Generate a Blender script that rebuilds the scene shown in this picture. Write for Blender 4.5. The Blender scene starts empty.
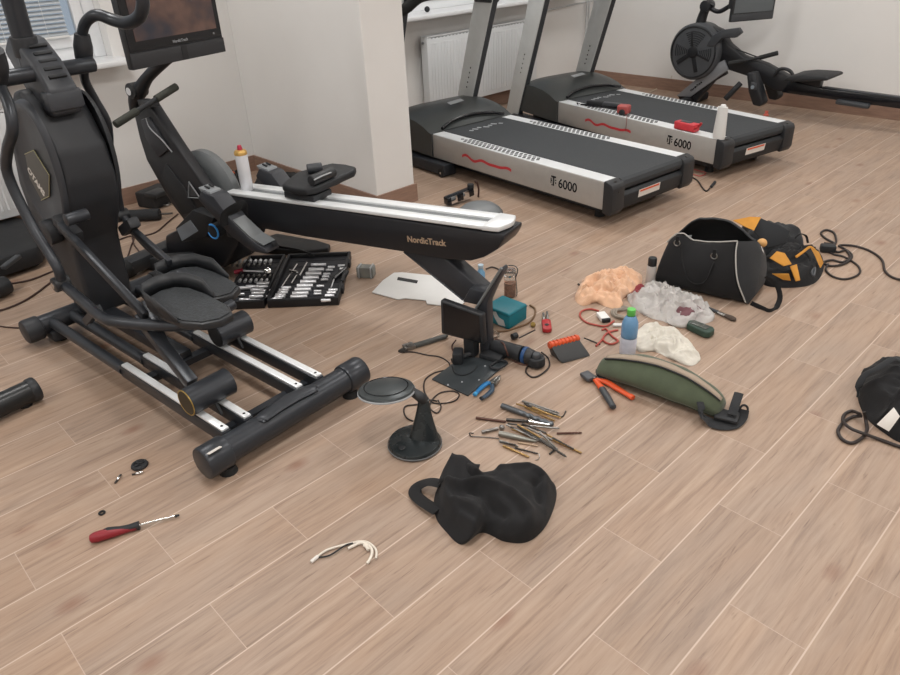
import bpy, bmesh, math, random
from mathutils import Vector, Matrix, noise
random.seed(7)
V = Vector
COL = bpy.context.scene.collection
PI = math.pi

# ------------------------------------------------------------------ camera
HC = 1.466
FPX = 707.85
PIT, ROL, YAW = .52771, -.046614, -.82272
FW = V((math.sin(YAW)*math.cos(PIT), math.cos(YAW)*math.cos(PIT), -math.sin(PIT)))
_r0 = V((math.cos(YAW), -math.sin(YAW), 0)); _u0 = _r0.cross(FW)
RT = math.cos(ROL)*_r0 + math.sin(ROL)*_u0
UP = -math.sin(ROL)*_r0 + math.cos(ROL)*_u0
CP = V((0, 0, HC))
def ray(px, py):
    return FW + RT*((px-450)/FPX) - UP*((py-337.5)/FPX)
def at(px, py, z=0.0):
    d = ray(px, py); return CP + d*((z-HC)/d.z)
def atx(px, py, x):
    d = ray(px, py); return CP + d*(x/d.x)
class Fr:
    """upright local frame: origin on the floor, u along, v across, z up"""
    def __init__(s, ox, oy, deg):
        a = math.radians(deg); s.O = V((ox, oy, 0)); s.ang = a
        s.u = V((math.cos(a), math.sin(a), 0)); s.v = V((-math.sin(a), math.cos(a), 0))
    def w(s, u, v, z): return s.O + s.u*u + s.v*v + V((0, 0, z))
    def loc(s, w): d = w-s.O; return V((d.dot(s.u), d.dot(s.v), d.z))
    def side(s, px, py, v):          # point of the plane v = const seen at a photo position
        d = ray(px, py); P0 = s.O + s.v*v
        return CP + d*((P0-CP).dot(s.v)/d.dot(s.v))
    def cross(s, px, py, u):
        d = ray(px, py); P0 = s.O + s.u*u
        return CP + d*((P0-CP).dot(s.u)/d.dot(s.u))
    def m(s): return Matrix.Translation(s.O) @ Matrix.Rotation(s.ang, 4, 'Z')

cam = bpy.data.objects.new('camera', bpy.data.cameras.new('camera'))
COL.objects.link(cam); bpy.context.scene.camera = cam
cam.data.sensor_width = 36; cam.data.lens = FPX*36/900; cam.data.clip_start = .02
cam.matrix_world = Matrix(((RT.x, UP.x, -FW.x, 0), (RT.y, UP.y, -FW.y, 0), (RT.z, UP.z, -FW.z, HC), (0, 0, 0, 1)))

# ------------------------------------------------------------------ materials
MATS = {}
def srgb(c):
    return tuple((x/12.92 if x <= .04045 else ((x+.055)/1.055)**2.4) for x in c)
def hexc(h):
    h = h.lstrip('#'); return srgb(tuple(int(h[i:i+2], 16)/255 for i in (0, 2, 4)))
def mat(name, col, rough=.5, metal=0., var=.0, scale=20., bump=0., bscale=60., trans=0., coat=0., emit=None, estr=0., stretch=None, sheen=0., ior=1.45, alpha=1.):
    if name in MATS: return MATS[name]
    m = bpy.data.materials.new(name); m.use_nodes = True
    nt = m.node_tree; n = nt.nodes; l = nt.links; b = n['Principled BSDF']
    c = hexc(col) if isinstance(col, str) else col
    b.inputs['Base Color'].default_value = (*c, 1); b.inputs['Roughness'].default_value = rough
    b.inputs['Metallic'].default_value = metal; b.inputs['Transmission Weight'].default_value = trans
    b.inputs['Coat Weight'].default_value = coat; b.inputs['IOR'].default_value = ior
    b.inputs['Sheen Weight'].default_value = sheen; b.inputs['Alpha'].default_value = alpha
    tc = n.new('ShaderNodeTexCoord'); mp = n.new('ShaderNodeMapping'); l.new(tc.outputs['Object'], mp.inputs['Vector'])
    if stretch: mp.inputs['Scale'].default_value = stretch
    if var > 0:
        nz = n.new('ShaderNodeTexNoise'); nz.inputs['Scale'].default_value = scale; nz.inputs['Detail'].default_value = 5
        l.new(mp.outputs[0], nz.inputs['Vector'])
        r = n.new('ShaderNodeValToRGB'); r.color_ramp.elements[0].position = .3; r.color_ramp.elements[1].position = .7
        r.color_ramp.elements[0].color = (*[x*(1-var) for x in c], 1); r.color_ramp.elements[1].color = (*[min(1, x*(1+var)) for x in c], 1)
        l.new(nz.outputs['Fac'], r.inputs[0]); l.new(r.outputs[0], b.inputs['Base Color'])
        mr = n.new('ShaderNodeMapRange'); mr.inputs[3].default_value = max(0, rough-.08); mr.inputs[4].default_value = min(1, rough+.08)
        l.new(nz.outputs['Fac'], mr.inputs[0]); l.new(mr.outputs[0], b.inputs['Roughness'])
    if bump > 0:
        nb = n.new('ShaderNodeTexNoise'); nb.inputs['Scale'].default_value = bscale; nb.inputs['Detail'].default_value = 6
        l.new(mp.outputs[0], nb.inputs['Vector'])
        bp = n.new('ShaderNodeBump'); bp.inputs['Strength'].default_value = bump; bp.inputs['Distance'].default_value = .002
        l.new(nb.outputs['Fac'], bp.inputs['Height']); l.new(bp.outputs[0], b.inputs['Normal'])
    if emit:
        b.inputs['Emission Color'].default_value = (*hexc(emit), 1); b.inputs['Emission Strength'].default_value = estr
    MATS[name] = m; return m

BLK = mat('black_plastic', '#26282b', .45, var=.08, scale=30)
BLKM = mat('black_matte_plastic', '#202225', .6, var=.08, scale=30, bump=.15, bscale=400)
BLKG = mat('black_gloss', '#15161a', .15)
STEELB = mat('black_painted_steel', '#303338', .33, metal=.25, var=.06)
DGREY = mat('dark_grey_plastic', '#3a3d41', .45, var=.06)
MGREY = mat('mid_grey_plastic', '#6d7073', .45, var=.05)
LGREY = mat('light_grey_plastic', '#9a9da0', .4, var=.05)
SILV = mat('silver_paint', '#a6a39f', .4, metal=.2, var=.04)
ALU = mat('aluminium', '#dfe2e4', .35, metal=.25, var=.03)
CHROME = mat('chrome', '#d8d8d8', .12, metal=1.)
STEEL = mat('steel', '#8f8d8a', .3, metal=.9, var=.2, scale=80)
DSTEEL = mat('dark_steel', '#4a4846', .35, metal=.8, var=.25, scale=90)
GOLD = mat('titanium_gold_steel', '#a8895a', .3, metal=.8, var=.2, scale=90)
RUB = mat('rubber', '#1d1e1f', .75, var=.1, bump=.2, bscale=200)
BELT = mat('treadmill_belt', '#34373a', .75, var=.07, scale=60, bump=.25, bscale=900)
WHT = mat('white_plastic', '#dcdcda', .4, var=.02)
RED = mat('red_plastic', '#a5282c', .4, var=.06)
REDP = mat('red_decal', '#b8323a', .45)
ORG = mat('orange_plastic', '#cf5229', .4, var=.06)
TEAL = mat('teal_plastic', '#0f6f7d', .45, var=.07)
BLUE = mat('blue_plastic', '#2277a8', .4, var=.06)
FAB = mat('black_fabric', '#151517', .88, var=.15, scale=25, bump=.35, bscale=900, sheen=.04)
FABD = mat('charcoal_fabric', '#202225', .85, var=.12, scale=25, bump=.4, bscale=700, sheen=.08)
LBL = mat('white_label', '#d9d5cf', .5)
COPPER = mat('bronze_print', '#b39c84', .4, metal=.3)

# ------------------------------------------------------------------ mesh builder
class MB:
    def __init__(s): s.b = bmesh.new()
    def poly(s, pts):
        return s.b.faces.new([s.b.verts.new(p) for p in pts])
    def box(s, c, size, rot=None, bev=0., seg=2):
        """c centre, size full extents, rot 3x3/4x4 matrix of axes"""
        M = (Matrix.Translation(V(c)) @ (rot.to_4x4() if rot else Matrix.Identity(4)) @ Matrix.Diagonal((size[0], size[1], size[2], 1)))
        r = bmesh.ops.create_cube(s.b, size=1, matrix=M)
        if bev > 0:
            es = list({e for v in r['verts'] for e in v.link_edges})
            bmesh.ops.bevel(s.b, geom=es, offset=bev, segments=seg, affect='EDGES', profile=.5, clamp_overlap=True)
        return s
    def cyl(s, a, b, r0, r1=None, seg=20, caps=True, bev=0.):
        a = V(a); b = V(b); r1 = r0 if r1 is None else r1; d = b-a; L = d.length
        M = Matrix.Translation((a+b)/2) @ d.to_track_quat('Z', 'Y').to_matrix().to_4x4()
        r = bmesh.ops.create_cone(s.b, cap_ends=caps, cap_tris=False, segments=seg, radius1=r0, radius2=r1, depth=L, matrix=M)
        if bev > 0 and caps:
            fs = {f for v in r['verts'] for f in v.link_faces if len(f.verts) > 4}
            es = list({e for f in fs for e in f.edges})
            bmesh.ops.bevel(s.b, geom=es, offset=bev, segments=2, affect='EDGES', profile=.5, clamp_overlap=True)
        return s
    def lathe(s, prof, base, axis=(0, 0, 1), seg=28, sy=1.):
        """prof: list of (radius, height)"""
        q = V(axis).normalized().to_track_quat('Z', 'Y').to_matrix()
        base = V(base); rings = []
        for r, h in prof:
            if r < 1e-6: rings.append([s.b.verts.new(base + q @ V((0, 0, h)))])
            else: rings.append([s.b.verts.new(base + q @ V((r*math.cos(2*PI*i/seg), sy*r*math.sin(2*PI*i/seg), h))) for i in range(seg)])
        for A, B in zip(rings, rings[1:]):
            for i in range(seg):
                j = (i+1) % seg
                if len(A) == 1 and len(B) == 1: continue
                if len(A) == 1: s.b.faces.new((A[0], B[j], B[i]))
                elif len(B) == 1: s.b.faces.new((A[i], A[j], B[0]))
                else: s.b.faces.new((A[i], A[j], B[j], B[i]))
        return s
    def tube(s, pts, r, seg=10, smooth=True, sub=5, flat=1., closed=False, caps=True, ref=None):
        """swept tube through pts; r a number or list; flat squashes the section"""
        P = [V(p) for p in pts]; n = len(P)
        R = list(r) if isinstance(r, (list, tuple)) else [r]*n
        if smooth and n > 2:
            Q = []; RR = []
            rng = range(n if closed else n-1)
            for i in rng:
                p1, p2 = P[i], P[(i+1) % n]
                p0 = P[(i-1) % n] if (closed or i > 0) else p1*2-p2
                p3 = P[(i+2) % n] if (closed or i < n-2) else p2*2-p1
                for k in range(sub):
                    t = k/sub
                    Q.append(.5*((2*p1)+(p2-p0)*t+(2*p0-5*p1+4*p2-p3)*t*t+(3*p1-p0-3*p2+p3)*t**3))
                    RR.append(R[i]*(1-t)+R[(i+1) % n]*t)
            if not closed: Q.append(P[-1]); RR.append(R[-1])
            P, R = Q, RR
        n = len(P); rings = []; up = V(ref) if ref else None
        for i in range(n):
            if closed: d = P[(i+1) % n]-P[i-1]
            else: d = P[min(i+1, n-1)]-P[max(i-1, 0)]
            if d.length < 1e-9: d = V((0, 0, 1))
            d.normalize()
            if up is None: up = d.orthogonal()
            if ref: x = d.cross(V(ref)); x = x if x.length > 1e-4 else d.orthogonal()
            else: x = d.cross(up)
            x.normalize(); y = x.cross(d).normalized()
            if not ref: up = y
            rings.append([s.b.verts.new(P[i] + x*(math.cos(2*PI*k/seg)*R[i]) + y*(math.sin(2*PI*k/seg)*R[i]*flat)) for k in range(seg)])
        pairs = list(zip(rings, rings[1:])) + ([(rings[-1], rings[0])] if closed else [])
        for A, B in pairs:
            for k in range(seg):
                j = (k+1) % seg; s.b.faces.new((A[k], A[j], B[j], B[k]))
        if caps and not closed:
            s.b.faces.new(list(reversed(rings[0]))); s.b.faces.new(rings[-1])
        return s
    def bar(s, a, b, w, h, up=(0, 0, 1), bev=0.):
        """rectangular bar from a to b; w across, h along up"""
        a = V(a); b = V(b); d = (b-a); L = d.length; z = d.normalized()
        x = z.cross(V(up)).normalized(); y = x.cross(z)
        M = Matrix((x, y, z)).transposed()
        return s.box((a+b)/2, (w, h, L), M, bev)
    def prism(s, pts, vec, bev=0., seg=2):
        """polygon (world points) extruded by vec"""
        vs = [s.b.verts.new(V(p)) for p in pts]; f = s.b.faces.new(vs)
        r = bmesh.ops.extrude_face_region(s.b, geom=[f])
        nv = [e for e in r['geom'] if isinstance(e, bmesh.types.BMVert)]
        bmesh.ops.translate(s.b, verts=nv, vec=V(vec))
        if bev > 0:
            es = list({e for v in vs+nv for e in v.link_edges})
            bmesh.ops.bevel(s.b, geom=es, offset=bev, segments=seg, affect='EDGES', profile=.5, clamp_overlap=True)
        return s
    def blob(s, c, r, rot=None, seg=16):
        M = Matrix.Translation(V(c)) @ (rot.to_4x4() if rot else Matrix.Identity(4)) @ Matrix.Diagonal((r[0], r[1], r[2], 1))
        bmesh.ops.create_uvsphere(s.b, u_segments=seg, v_segments=max(6, seg//2), radius=1, matrix=M); return s
    def grid(s, fn, nu, nv, thick=0.):
        """surface fn(u, v) -> point for u, v in 0..1"""
        vs = [[s.b.verts.new(fn(i/nu, j/nv)) for j in range(nv+1)] for i in range(nu+1)]
        for i in range(nu):
            for j in range(nv):
                s.b.faces.new((vs[i][j], vs[i+1][j], vs[i+1][j+1], vs[i][j+1]))
        return s
    def text(s, txt, org, right, up, h, extr=.0006, sx=1., shear=0., bold=0.):
        """lettering: org = lower left, h = letter height"""
        cu = bpy.data.curves.new('lettering', 'FONT'); cu.body = txt; cu.size = 1; cu.extrude = 0; cu.shear = shear; cu.offset = bold
        o = bpy.data.objects.new('lettering', cu); me = bpy.data.meshes.new_from_object(o)
        r = V(right).normalized(); u = V(up); u = (u-r*u.dot(r)).normalized(); n = r.cross(u); k = h/.7
        vm = [s.b.verts.new(V(org)+r*(v.co.x*k*sx)+u*(v.co.y*k)+n*extr) for v in me.vertices]
        for p in me.polygons:
            try: s.b.faces.new([vm[i] for i in p.vertices])
            except ValueError: pass
        bpy.data.objects.remove(o); bpy.data.curves.remove(cu); bpy.data.meshes.remove(me)
        return s
    def build(s, name, m, parent=None, smooth=True, ang=38, bev=0., sub=0, solid=0., noflip=False, off=-1):
        if not noflip: bmesh.ops.recalc_face_normals(s.b, faces=s.b.faces)
        inv = Matrix.Identity(4)
        if parent is not None: inv = wm(parent).inverted()
        base = None
        if parent is None:                      # single-mesh thing: origin at its base
            xs = [v.co for v in s.b.verts]
            base = V(((min(c.x for c in xs)+max(c.x for c in xs))/2, (min(c.y for c in xs)+max(c.y for c in xs))/2, min(c.z for c in xs)))
            inv = Matrix.Translation(-base)
        s.b.transform(inv)
        me = bpy.data.meshes.new(name); s.b.to_mesh(me); s.b.free()
        if smooth:
            me.shade_smooth()
            try: me.set_sharp_from_angle(angle=math.radians(ang))
            except Exception: pass
        me.materials.append(m)
        o = bpy.data.objects.new(name, me); COL.objects.link(o)
        if base is not None: o.location = base; WM[o.name] = Matrix.Translation(base)
        if parent is not None: o.parent = parent; WM[o.name] = wm(parent).copy()
        if solid:
            md = o.modifiers.new('solid', 'SOLIDIFY'); md.thickness = solid; md.offset = off
        if bev:
            md = o.modifiers.new('bevel', 'BEVEL'); md.width = bev; md.segments = 2; md.limit_method = 'ANGLE'; md.angle_limit = math.radians(40)
        if sub:
            md = o.modifiers.new('sub', 'SUBSURF'); md.levels = sub; md.render_levels = sub
        return o
WM = {}
def wm(o): return WM[o.name]
def tag(o, label=None, cat=None, group=None, kind=None):
    if label: o['label'] = label
    if cat: o['category'] = cat
    if group: o['group'] = group
    if kind: o['kind'] = kind
    return o
def thing(name, label, cat, loc=(0, 0, 0), ang=0., group=None, M=None):
    o = bpy.data.objects.new(name, None); COL.objects.link(o); o.empty_display_size = .1
    M = M if M is not None else Matrix.Translation(V(loc)) @ Matrix.Rotation(ang, 4, 'Z')
    o.matrix_world = M; WM[o.name] = M
    return tag(o, label, cat, group)
def struct(o): o['kind'] = 'structure'; return o
def copy_tree(o, M=None, parent=None):
    c = o.copy(); COL.objects.link(c)
    if parent is not None: c.parent = parent
    if M is not None: c.matrix_world = M
    for ch in list(o.children): copy_tree(ch, None, c)
    return c
def fuzz(p, k, a):                      # smooth deterministic displacement
    return noise.noise(V(p)*k)*a
# ------------------------------------------------------------------ room
XW, YF, XR, YN, ZC = -4.6, 6.42, 3.0, -3.0, 2.85
W = .1869; PL = .601
def wood_tile(name, rotate=False):
    m = bpy.data.materials.new(name); m.use_nodes = True; nt = m.node_tree; n = nt.nodes; l = nt.links; b = n['Principled BSDF']
    tc = n.new('ShaderNodeTexCoord'); sep = n.new('ShaderNodeSeparateXYZ'); l.new(tc.outputs['Object'], sep.inputs[0])
    com = n.new('ShaderNodeCombineXYZ')
    def mth(op, a, bv):
        k = n.new('ShaderNodeMath'); k.operation = op
        for i, x in enumerate((a, bv)):
            if isinstance(x, (int, float)): k.inputs[i].default_value = x
            else: l.new(x, k.inputs[i])
        return k.outputs[0]
    lx = mth('ADD', sep.outputs[1], -.345*W + 20*PL)          # along the planks
    ly = mth('ADD', sep.outputs[0], .16*W + 41*W)             # across
    l.new(lx, com.inputs[0]); l.new(ly, com.inputs[1])
    br = n.new('ShaderNodeTexBrick'); l.new(com.outputs[0], br.inputs['Vector'])
    br.offset = .5; br.offset_frequency = 2; br.squash = 1
    br.inputs['Scale'].default_value = 1; br.inputs['Mortar Size'].default_value = .0012; br.inputs['Mortar Smooth'].default_value = .2
    br.inputs['Brick Width'].default_value = PL; br.inputs['Row Height'].default_value = W
    br.inputs['Color1'].default_value = (0, 0, 0, 1); br.inputs['Color2'].default_value = (1, 1, 1, 1); br.inputs['Mortar'].default_value = (.5, .5, .5, 1)
    # every plank gets its own piece of grain
    off = mth('MULTIPLY', br.outputs['Color'], 17.3)
    c2 = n.new('ShaderNodeCombineXYZ'); l.new(mth('MULTIPLY', lx, 1.), c2.inputs[0]); l.new(mth('MULTIPLY', ly, 1.), c2.inputs[1]); l.new(off, c2.inputs[2])
    def noi(scale, sx, sy, det=6, dist=0., rough=.6):
        mp = n.new('ShaderNodeMapping'); mp.inputs['Scale'].default_value = (sx, sy, 1); l.new(c2.outputs[0], mp.inputs['Vector'])
        z = n.new('ShaderNodeTexNoise'); z.inputs['Scale'].default_value = scale; z.inputs['Detail'].default_value = det
        z.inputs['Distortion'].default_value = dist; z.inputs['Roughness'].default_value = rough
        l.new(mp.outputs[0], z.inputs['Vector']); return z.outputs['Fac']
    fine = noi(1, 5, 95, 5, .6, .65)
    mid = noi(1, 1.8, 24, 4, 1.6)
    big = noi(1, 1.6, 5, 3, .8)
    ramp = n.new('ShaderNodeValToRGB'); e = ramp.color_ramp.elements
    e[0].position = .28; e[0].color = (*hexc('#7d6757'), 1); e[1].position = .74; e[1].color = (*hexc('#ae9986'), 1)
    k = ramp.color_ramp.elements.new(.5); k.color = (*hexc('#9c8573'), 1)
    mixv = mth('ADD', mth('MULTIPLY', fine, .45), mth('MULTIPLY', mid, .55)); l.new(mixv, ramp.inputs[0])
    # broad tone drift between planks
    hs = n.new('ShaderNodeHueSaturation'); l.new(ramp.outputs[0], hs.inputs['Color'])
    val = mth('ADD', mth('MULTIPLY', big, .26), mth('MULTIPLY', br.outputs['Color'], .10)); val = mth('ADD', val, .82); l.new(val, hs.inputs['Value'])
    sat = mth('ADD', mth('MULTIPLY', big, .35), .80); l.new(sat, hs.inputs['Saturation'])
    # dark fibre streaks
    st = noi(1, 3.2, 60, 3, 2.2); rs = n.new('ShaderNodeValToRGB'); rs.color_ramp.elements[0].position = .62; rs.color_ramp.elements[1].position = .72
    l.new(st, rs.inputs[0]); mx0 = n.new('ShaderNodeMix'); mx0.data_type = 'RGBA'; mx0.blend_type = 'MULTIPLY'
    l.new(mth('MULTIPLY', rs.outputs[0], .4), mx0.inputs['Factor']); l.new(hs.outputs[0], mx0.inputs['A']); mx0.inputs['B'].default_value = (*hexc('#8a7062'), 1)
    # knots
    mpk = n.new('ShaderNodeMapping'); mpk.inputs['Scale'].default_value = (3.4, 5.6, 1); l.new(c2.outputs[0], mpk.inputs['Vector'])
    vo = n.new('ShaderNodeTexVoronoi'); vo.inputs['Scale'].default_value = 1.; l.new(mpk.outputs[0], vo.inputs['Vector'])
    rk = n.new('ShaderNodeValToRGB'); rk.color_ramp.elements[0].position = .03; rk.color_ramp.elements[0].color = (1, 1, 1, 1)
    rk.color_ramp.elements[1].position = .17; rk.color_ramp.elements[1].color = (0, 0, 0, 1); l.new(vo.outputs['Distance'], rk.inputs[0])
    mk = n.new('ShaderNodeMix'); mk.data_type = 'RGBA'; l.new(mth('MULTIPLY', rk.outputs[0], .65), mk.inputs['Factor'])
    l.new(mx0.outputs['Result'], mk.inputs['A']); mk.inputs['B'].default_value = (*hexc('#7c5645'), 1)
    # grout
    mg = n.new('ShaderNodeMix'); mg.data_type = 'RGBA'; pp = n.new('ShaderNodeMath'); pp.operation = 'PINGPONG'; l.new(ly, pp.inputs[0]); pp.inputs[1].default_value = W/2
    ll = n.new('ShaderNodeMapRange'); ll.inputs[1].default_value = .0012; ll.inputs[2].default_value = .0026; ll.inputs[3].default_value = 1; ll.inputs[4].default_value = 0; l.new(pp.outputs[0], ll.inputs[0])
    gf = mth('MAXIMUM', mth('MULTIPLY', br.outputs['Fac'], .55), mth('MULTIPLY', ll.outputs[0], .9)); l.new(gf, mg.inputs['Factor']); l.new(mk.outputs['Result'], mg.inputs['A'])
    mg.inputs['B'].default_value = (*hexc('#c2ae9f'), 1); l.new(mg.outputs['Result'], b.inputs['Base Color'])
    rr = n.new('ShaderNodeMapRange'); rr.inputs[3].default_value = .36; rr.inputs[4].default_value = .55; l.new(mid, rr.inputs[0]); l.new(rr.outputs[0], b.inputs['Roughness'])
    b.inputs['Specular IOR Level'].default_value = .45
    bp = n.new('ShaderNodeBump'); bp.inputs['Strength'].default_value = .25; bp.inputs['Distance'].default_value = .001
    hh = mth('SUBTRACT', fine, br.outputs['Fac']); l.new(hh, bp.inputs['Height']); l.new(bp.outputs[0], b.inputs['Normal'])
    return m
FLOOR = wood_tile('wood_look_tile')
WALL = mat('warm_white_wall_paint', '#dedddb', .85, var=.015, scale=3, bump=.12, bscale=250)
CEIL = mat('ceiling_paint', '#d9d6d0', .9)
SKIRT = mat('brown_tile_skirting', '#8f7465', .45, var=.14, scale=9, stretch=(1, 1, 8))
WIN = mat('white_window_plastic', '#e2e4e6', .35)
def sbox(name, lo, hi, m, bev=0.):
    b = MB(); b.box([(lo[i]+hi[i])/2 for i in range(3)], [hi[i]-lo[i] for i in range(3)])
    o = b.build(name, m, smooth=False); struct(o)
    if bev:
        md = o.modifiers.new('bevel', 'BEVEL'); md.width = bev; md.segments = 2
    return o
fl = MB(); fl.box(((XW+XR)/2, (YF+YN)/2, -.05), (XR-XW+.4, YF-YN+.4, .1))
# the floor keeps the room's own origin so that its planks lie where they are laid
bm = fl.b; me = bpy.data.meshes.new('floor'); bm.to_mesh(me); bm.free(); me.materials.append(FLOOR)
flo = bpy.data.objects.new('floor', me); COL.objects.link(flo); struct(flo)
struct(sbox('ceiling', (XW-.2, YN-.2, ZC), (XR+.2, YF+.2, ZC+.1), CEIL))
# window wall with two openings
W1 = (-.55, 1.66, .87, 2.25); W2 = (3.35, 6.05, .87, 2.25)
b = MB()
def wb(y0, y1, z0, z1): b.box((XW-.1, (y0+y1)/2, (z0+z1)/2), (.2, y1-y0, z1-z0))
wb(YN, W1[0], 0, ZC); wb(W1[0], W1[1], 0, W1[2]); wb(W1[0], W1[1], W1[3], ZC); wb(W1[1], W2[0], 0, ZC)
wb(W2[0], W2[1], 0, W2[2]); wb(W2[0], W2[1], W2[3], ZC); wb(W2[1], YF+.2, 0, ZC)
struct(b.build('wall_left', WALL, smooth=False))
sbox('wall_far', (XW, YF, 0), (XR+.2, YF+.2, ZC), WALL)
sbox('wall_right', (XR, YN-.2, 0), (XR+.2, YF, ZC), WALL)
sbox('wall_near', (XW-.2, YN-.2, 0), (XR, YN, ZC), WALL)
sbox('wall_pillar', (XW, 2.45, 0), (-3.212, 2.742, ZC), WALL, .006)
T = .012; BH = .108
sbox('baseboard_left', (XW, YN, 0), (XW+T, 2.45-T, BH), SKIRT)
sbox('baseboard_left', (XW, 2.742+T, 0), (XW+T, YF-T, BH), SKIRT)
sbox('baseboard_far', (XW, YF-T, 0), (XR, YF, BH), SKIRT)
sbox('baseboard_pillar', (XW, 2.45-T, 0), (-3.212+T, 2.45, BH), SKIRT)
sbox('baseboard_pillar', (-3.212, 2.45, 0), (-3.212+T, 2.742, BH), SKIRT)
sbox('baseboard_pillar', (XW, 2.742, 0), (-3.212+T, 2.742+T, BH), SKIRT)
GLASS = mat('window_glass', '#f4f8fa', .02, trans=1.)
BLIND = mat('blind_slat', '#b3b8bc', .5)
def window(idx, w):
    y0, y1, z0, z1 = w
    e = bpy.data.objects.new('window_%d' % idx, None); COL.objects.link(e); e.location = (XW, (y0+y1)/2, z0); WM[e.name] = Matrix.Translation(e.location); struct(e)
    b = MB(); X = XW-.13; t = .07
    for (ya, yb, za, zb) in ((y0, y0+t, z0, z1), (y1-t, y1, z0, z1), (y0+t, y1-t, z0, z0+t), (y0+t, y1-t, z1-t, z1)):
        b.box((X, (ya+yb)/2, (za+zb)/2), (.07, yb-ya, zb-za), bev=.006)
    b.build('window_frame', WIN, e)
    t2 = .065; n = 2 if idx == 1 else 2
    for k in range(n):
        a = y0+t+(y1-y0-2*t)*k/n; c = y0+t+(y1-y0-2*t)*(k+1)/n
        b = MB()
        for (ya, yb, za, zb) in ((a+.004, a+t2, z0+t, z1-t), (c-t2, c-.004, z0+t, z1-t), (a+t2, c-t2, z0+t, z0+t+t2), (a+t2, c-t2, z1-t-t2, z1-t)):
            b.box((X+.025, (ya+yb)/2, (za+zb)/2), (.05, yb-ya, zb-za), bev=.008)
        s = b.build('window_sash', WIN, e)
        b = MB(); b.box((X+.02, (a+c)/2, (z0+z1)/2), (.008, c-a-2*t2+.01, z1-z0-2*t-2*t2+.01)); b.build('window_pane', GLASS, s, smooth=False)
    b = MB(); b.box((XW-.02+.06, (y0+y1)/2, z0-.015), (.28, y1-y0+.1, .032), bev=.008); b.build('window_sill', WIN, e)
    return e
window(1, W1); window(2, W2)
def blind(y0, y1, z0, z1, gap, label, tilt=38):
    t = thing('venetian_blind', label, 'window blind', (XW-.075, (y0+y1)/2, z0), 0, 'venetian blinds')
    b = MB(); z = z0+.02; M = Matrix.Rotation(math.radians(tilt), 3, 'Y')
    while z < z1-.04:
        b.box((XW-.07, (y0+y1)/2, z), (.0255, y1-y0, .0012), M); z += gap
    tag(b.build('slat', BLIND, t, smooth=False), kind='stuff')
    b = MB(); b.box((XW-.07, (y0+y1)/2, z1-.02), (.03, y1-y0, .035), bev=.003); b.build('head_rail', WHT, t)
    b = MB(); b.box((XW-.07, (y0+y1)/2, z0+.004), (.028, y1-y0, .012), bev=.003); b.build('bottom_rail', WHT, t)
    for k in range(4):
        b = MB(); yy = y0+(y1-y0)*(k+.5)/4; b.cyl((XW-.054, yy, z0), (XW-.054, yy, z1), .0011, seg=6); b.build('cord', WHT, t)
blind(W1[0]+.1, .52, 1.0, 2.2, .023, 'pale grey slatted window blind behind the left end of the elliptical trainer')
blind(.58, W1[1]-.19, 1.0, 2.2, .023, 'pale grey slatted window blind nearer to the upright monitor, beside the trainer mast')
blind(W2[0]+.1, W2[1]-.1, 1.0, 2.2, .023, 'slatted window blind in the window above the treadmills')

def radiator(y0, y1, z0, z1, label):
    X = XW+.045; D = .075
    t = thing('radiator', label, 'radiator', (X, (y0+y1)/2, z0), 0, 'white panel radiators')
    RAD = mat('radiator_enamel', '#d5d8da', .3)
    b = MB(); b.box((X+D-.006, (y0+y1)/2, (z0+z1)/2), (.012, y1-y0, z1-z0-.02), bev=.004)
    n = int((y1-y0-.06)/.0333)
    for i in range(n):
        yy = y0+.03+(i+.5)*(y1-y0-.06)/n
        b.box((X+D+.0005, yy, (z0+z1)/2), (.005, .017, z1-z0-.1), bev=.002, seg=1)
    b.build('front_panel', RAD, t)
    b = MB(); b.box((X+.006, (y0+y1)/2, (z0+z1)/2), (.012, y1-y0-.01, z1-z0-.03), bev=.004)
    for i in range(int((y1-y0)/.05)):
        b.box((X+D/2, y0+.03+i*.05, (z0+z1)/2), (D-.012, .003, z1-z0-.06))
    b.build('rear_panel', RAD, t)
    for s_ in (y0, y1):
        b = MB(); b.box((X+D/2, s_, (z0+z1)/2), (D, .004, z1-z0-.004), bev=.002); b.build('side_cover', RAD, t)
    b = MB()
    for xx in (X+.006, X+D-.006): b.box((xx, (y0+y1)/2, z1), (.012, y1-y0, .012), bev=.003)
    nn = int((y1-y0)/.02)
    for i in range(nn): b.box((X+D/2, y0+.01+i*.02, z1), (D-.014, .007, .005))
    b.build('top_grille', RAD, t)
    b = MB()
    for i in range(int((y1-y0-.06)/.04)):
        b.box((X+D-.001, y0+.05+i*.04, z1-.013), (.004, .018, .004))
    tag(b.build('slot_row', MGREY, t), kind='stuff')
    for yy in (y0+.15, y1-.15):
        b = MB(); b.box((XW+.0235, yy, z1-.1), (.041, .03, .08), bev=.003); b.build('wall_bracket', RAD, t)
    b = MB(); b.cyl((X+.03, y0-.016, z1-.045), (X+.03, y0+.004, z1-.045), .009, seg=12); b.build('bleed_valve', MGREY, t)
    return t
radiator(-.75, .98, .13, .70, 'white panel radiator under the left window behind the elliptical trainer')
radiator(4.06, 5.42, .13, .70, 'white panel radiator on the wall behind the two treadmills')
PIPE = mat('pipe_enamel', '#b8babb', .35)
for dy, lab in ((0, 'thinner white heating riser pipe, left of the pair in the far corner'), (.035, 'white heating riser pipe, right of the pair in the far corner')):
    b = MB(); b.cyl((XW+.05, 6.26+dy, 0), (XW+.05, 6.26+dy, ZC), .009, seg=12); tag(b.build('heating_pipe', PIPE), lab, 'pipe', 'heating pipes')
b = MB(); b.tube([(XW+.035, 5.42, .70), (XW+.035, 5.5, .735), (XW+.035, 6.33, .76), (XW+.035, 6.4, .76)], .008, seg=10)
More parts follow.
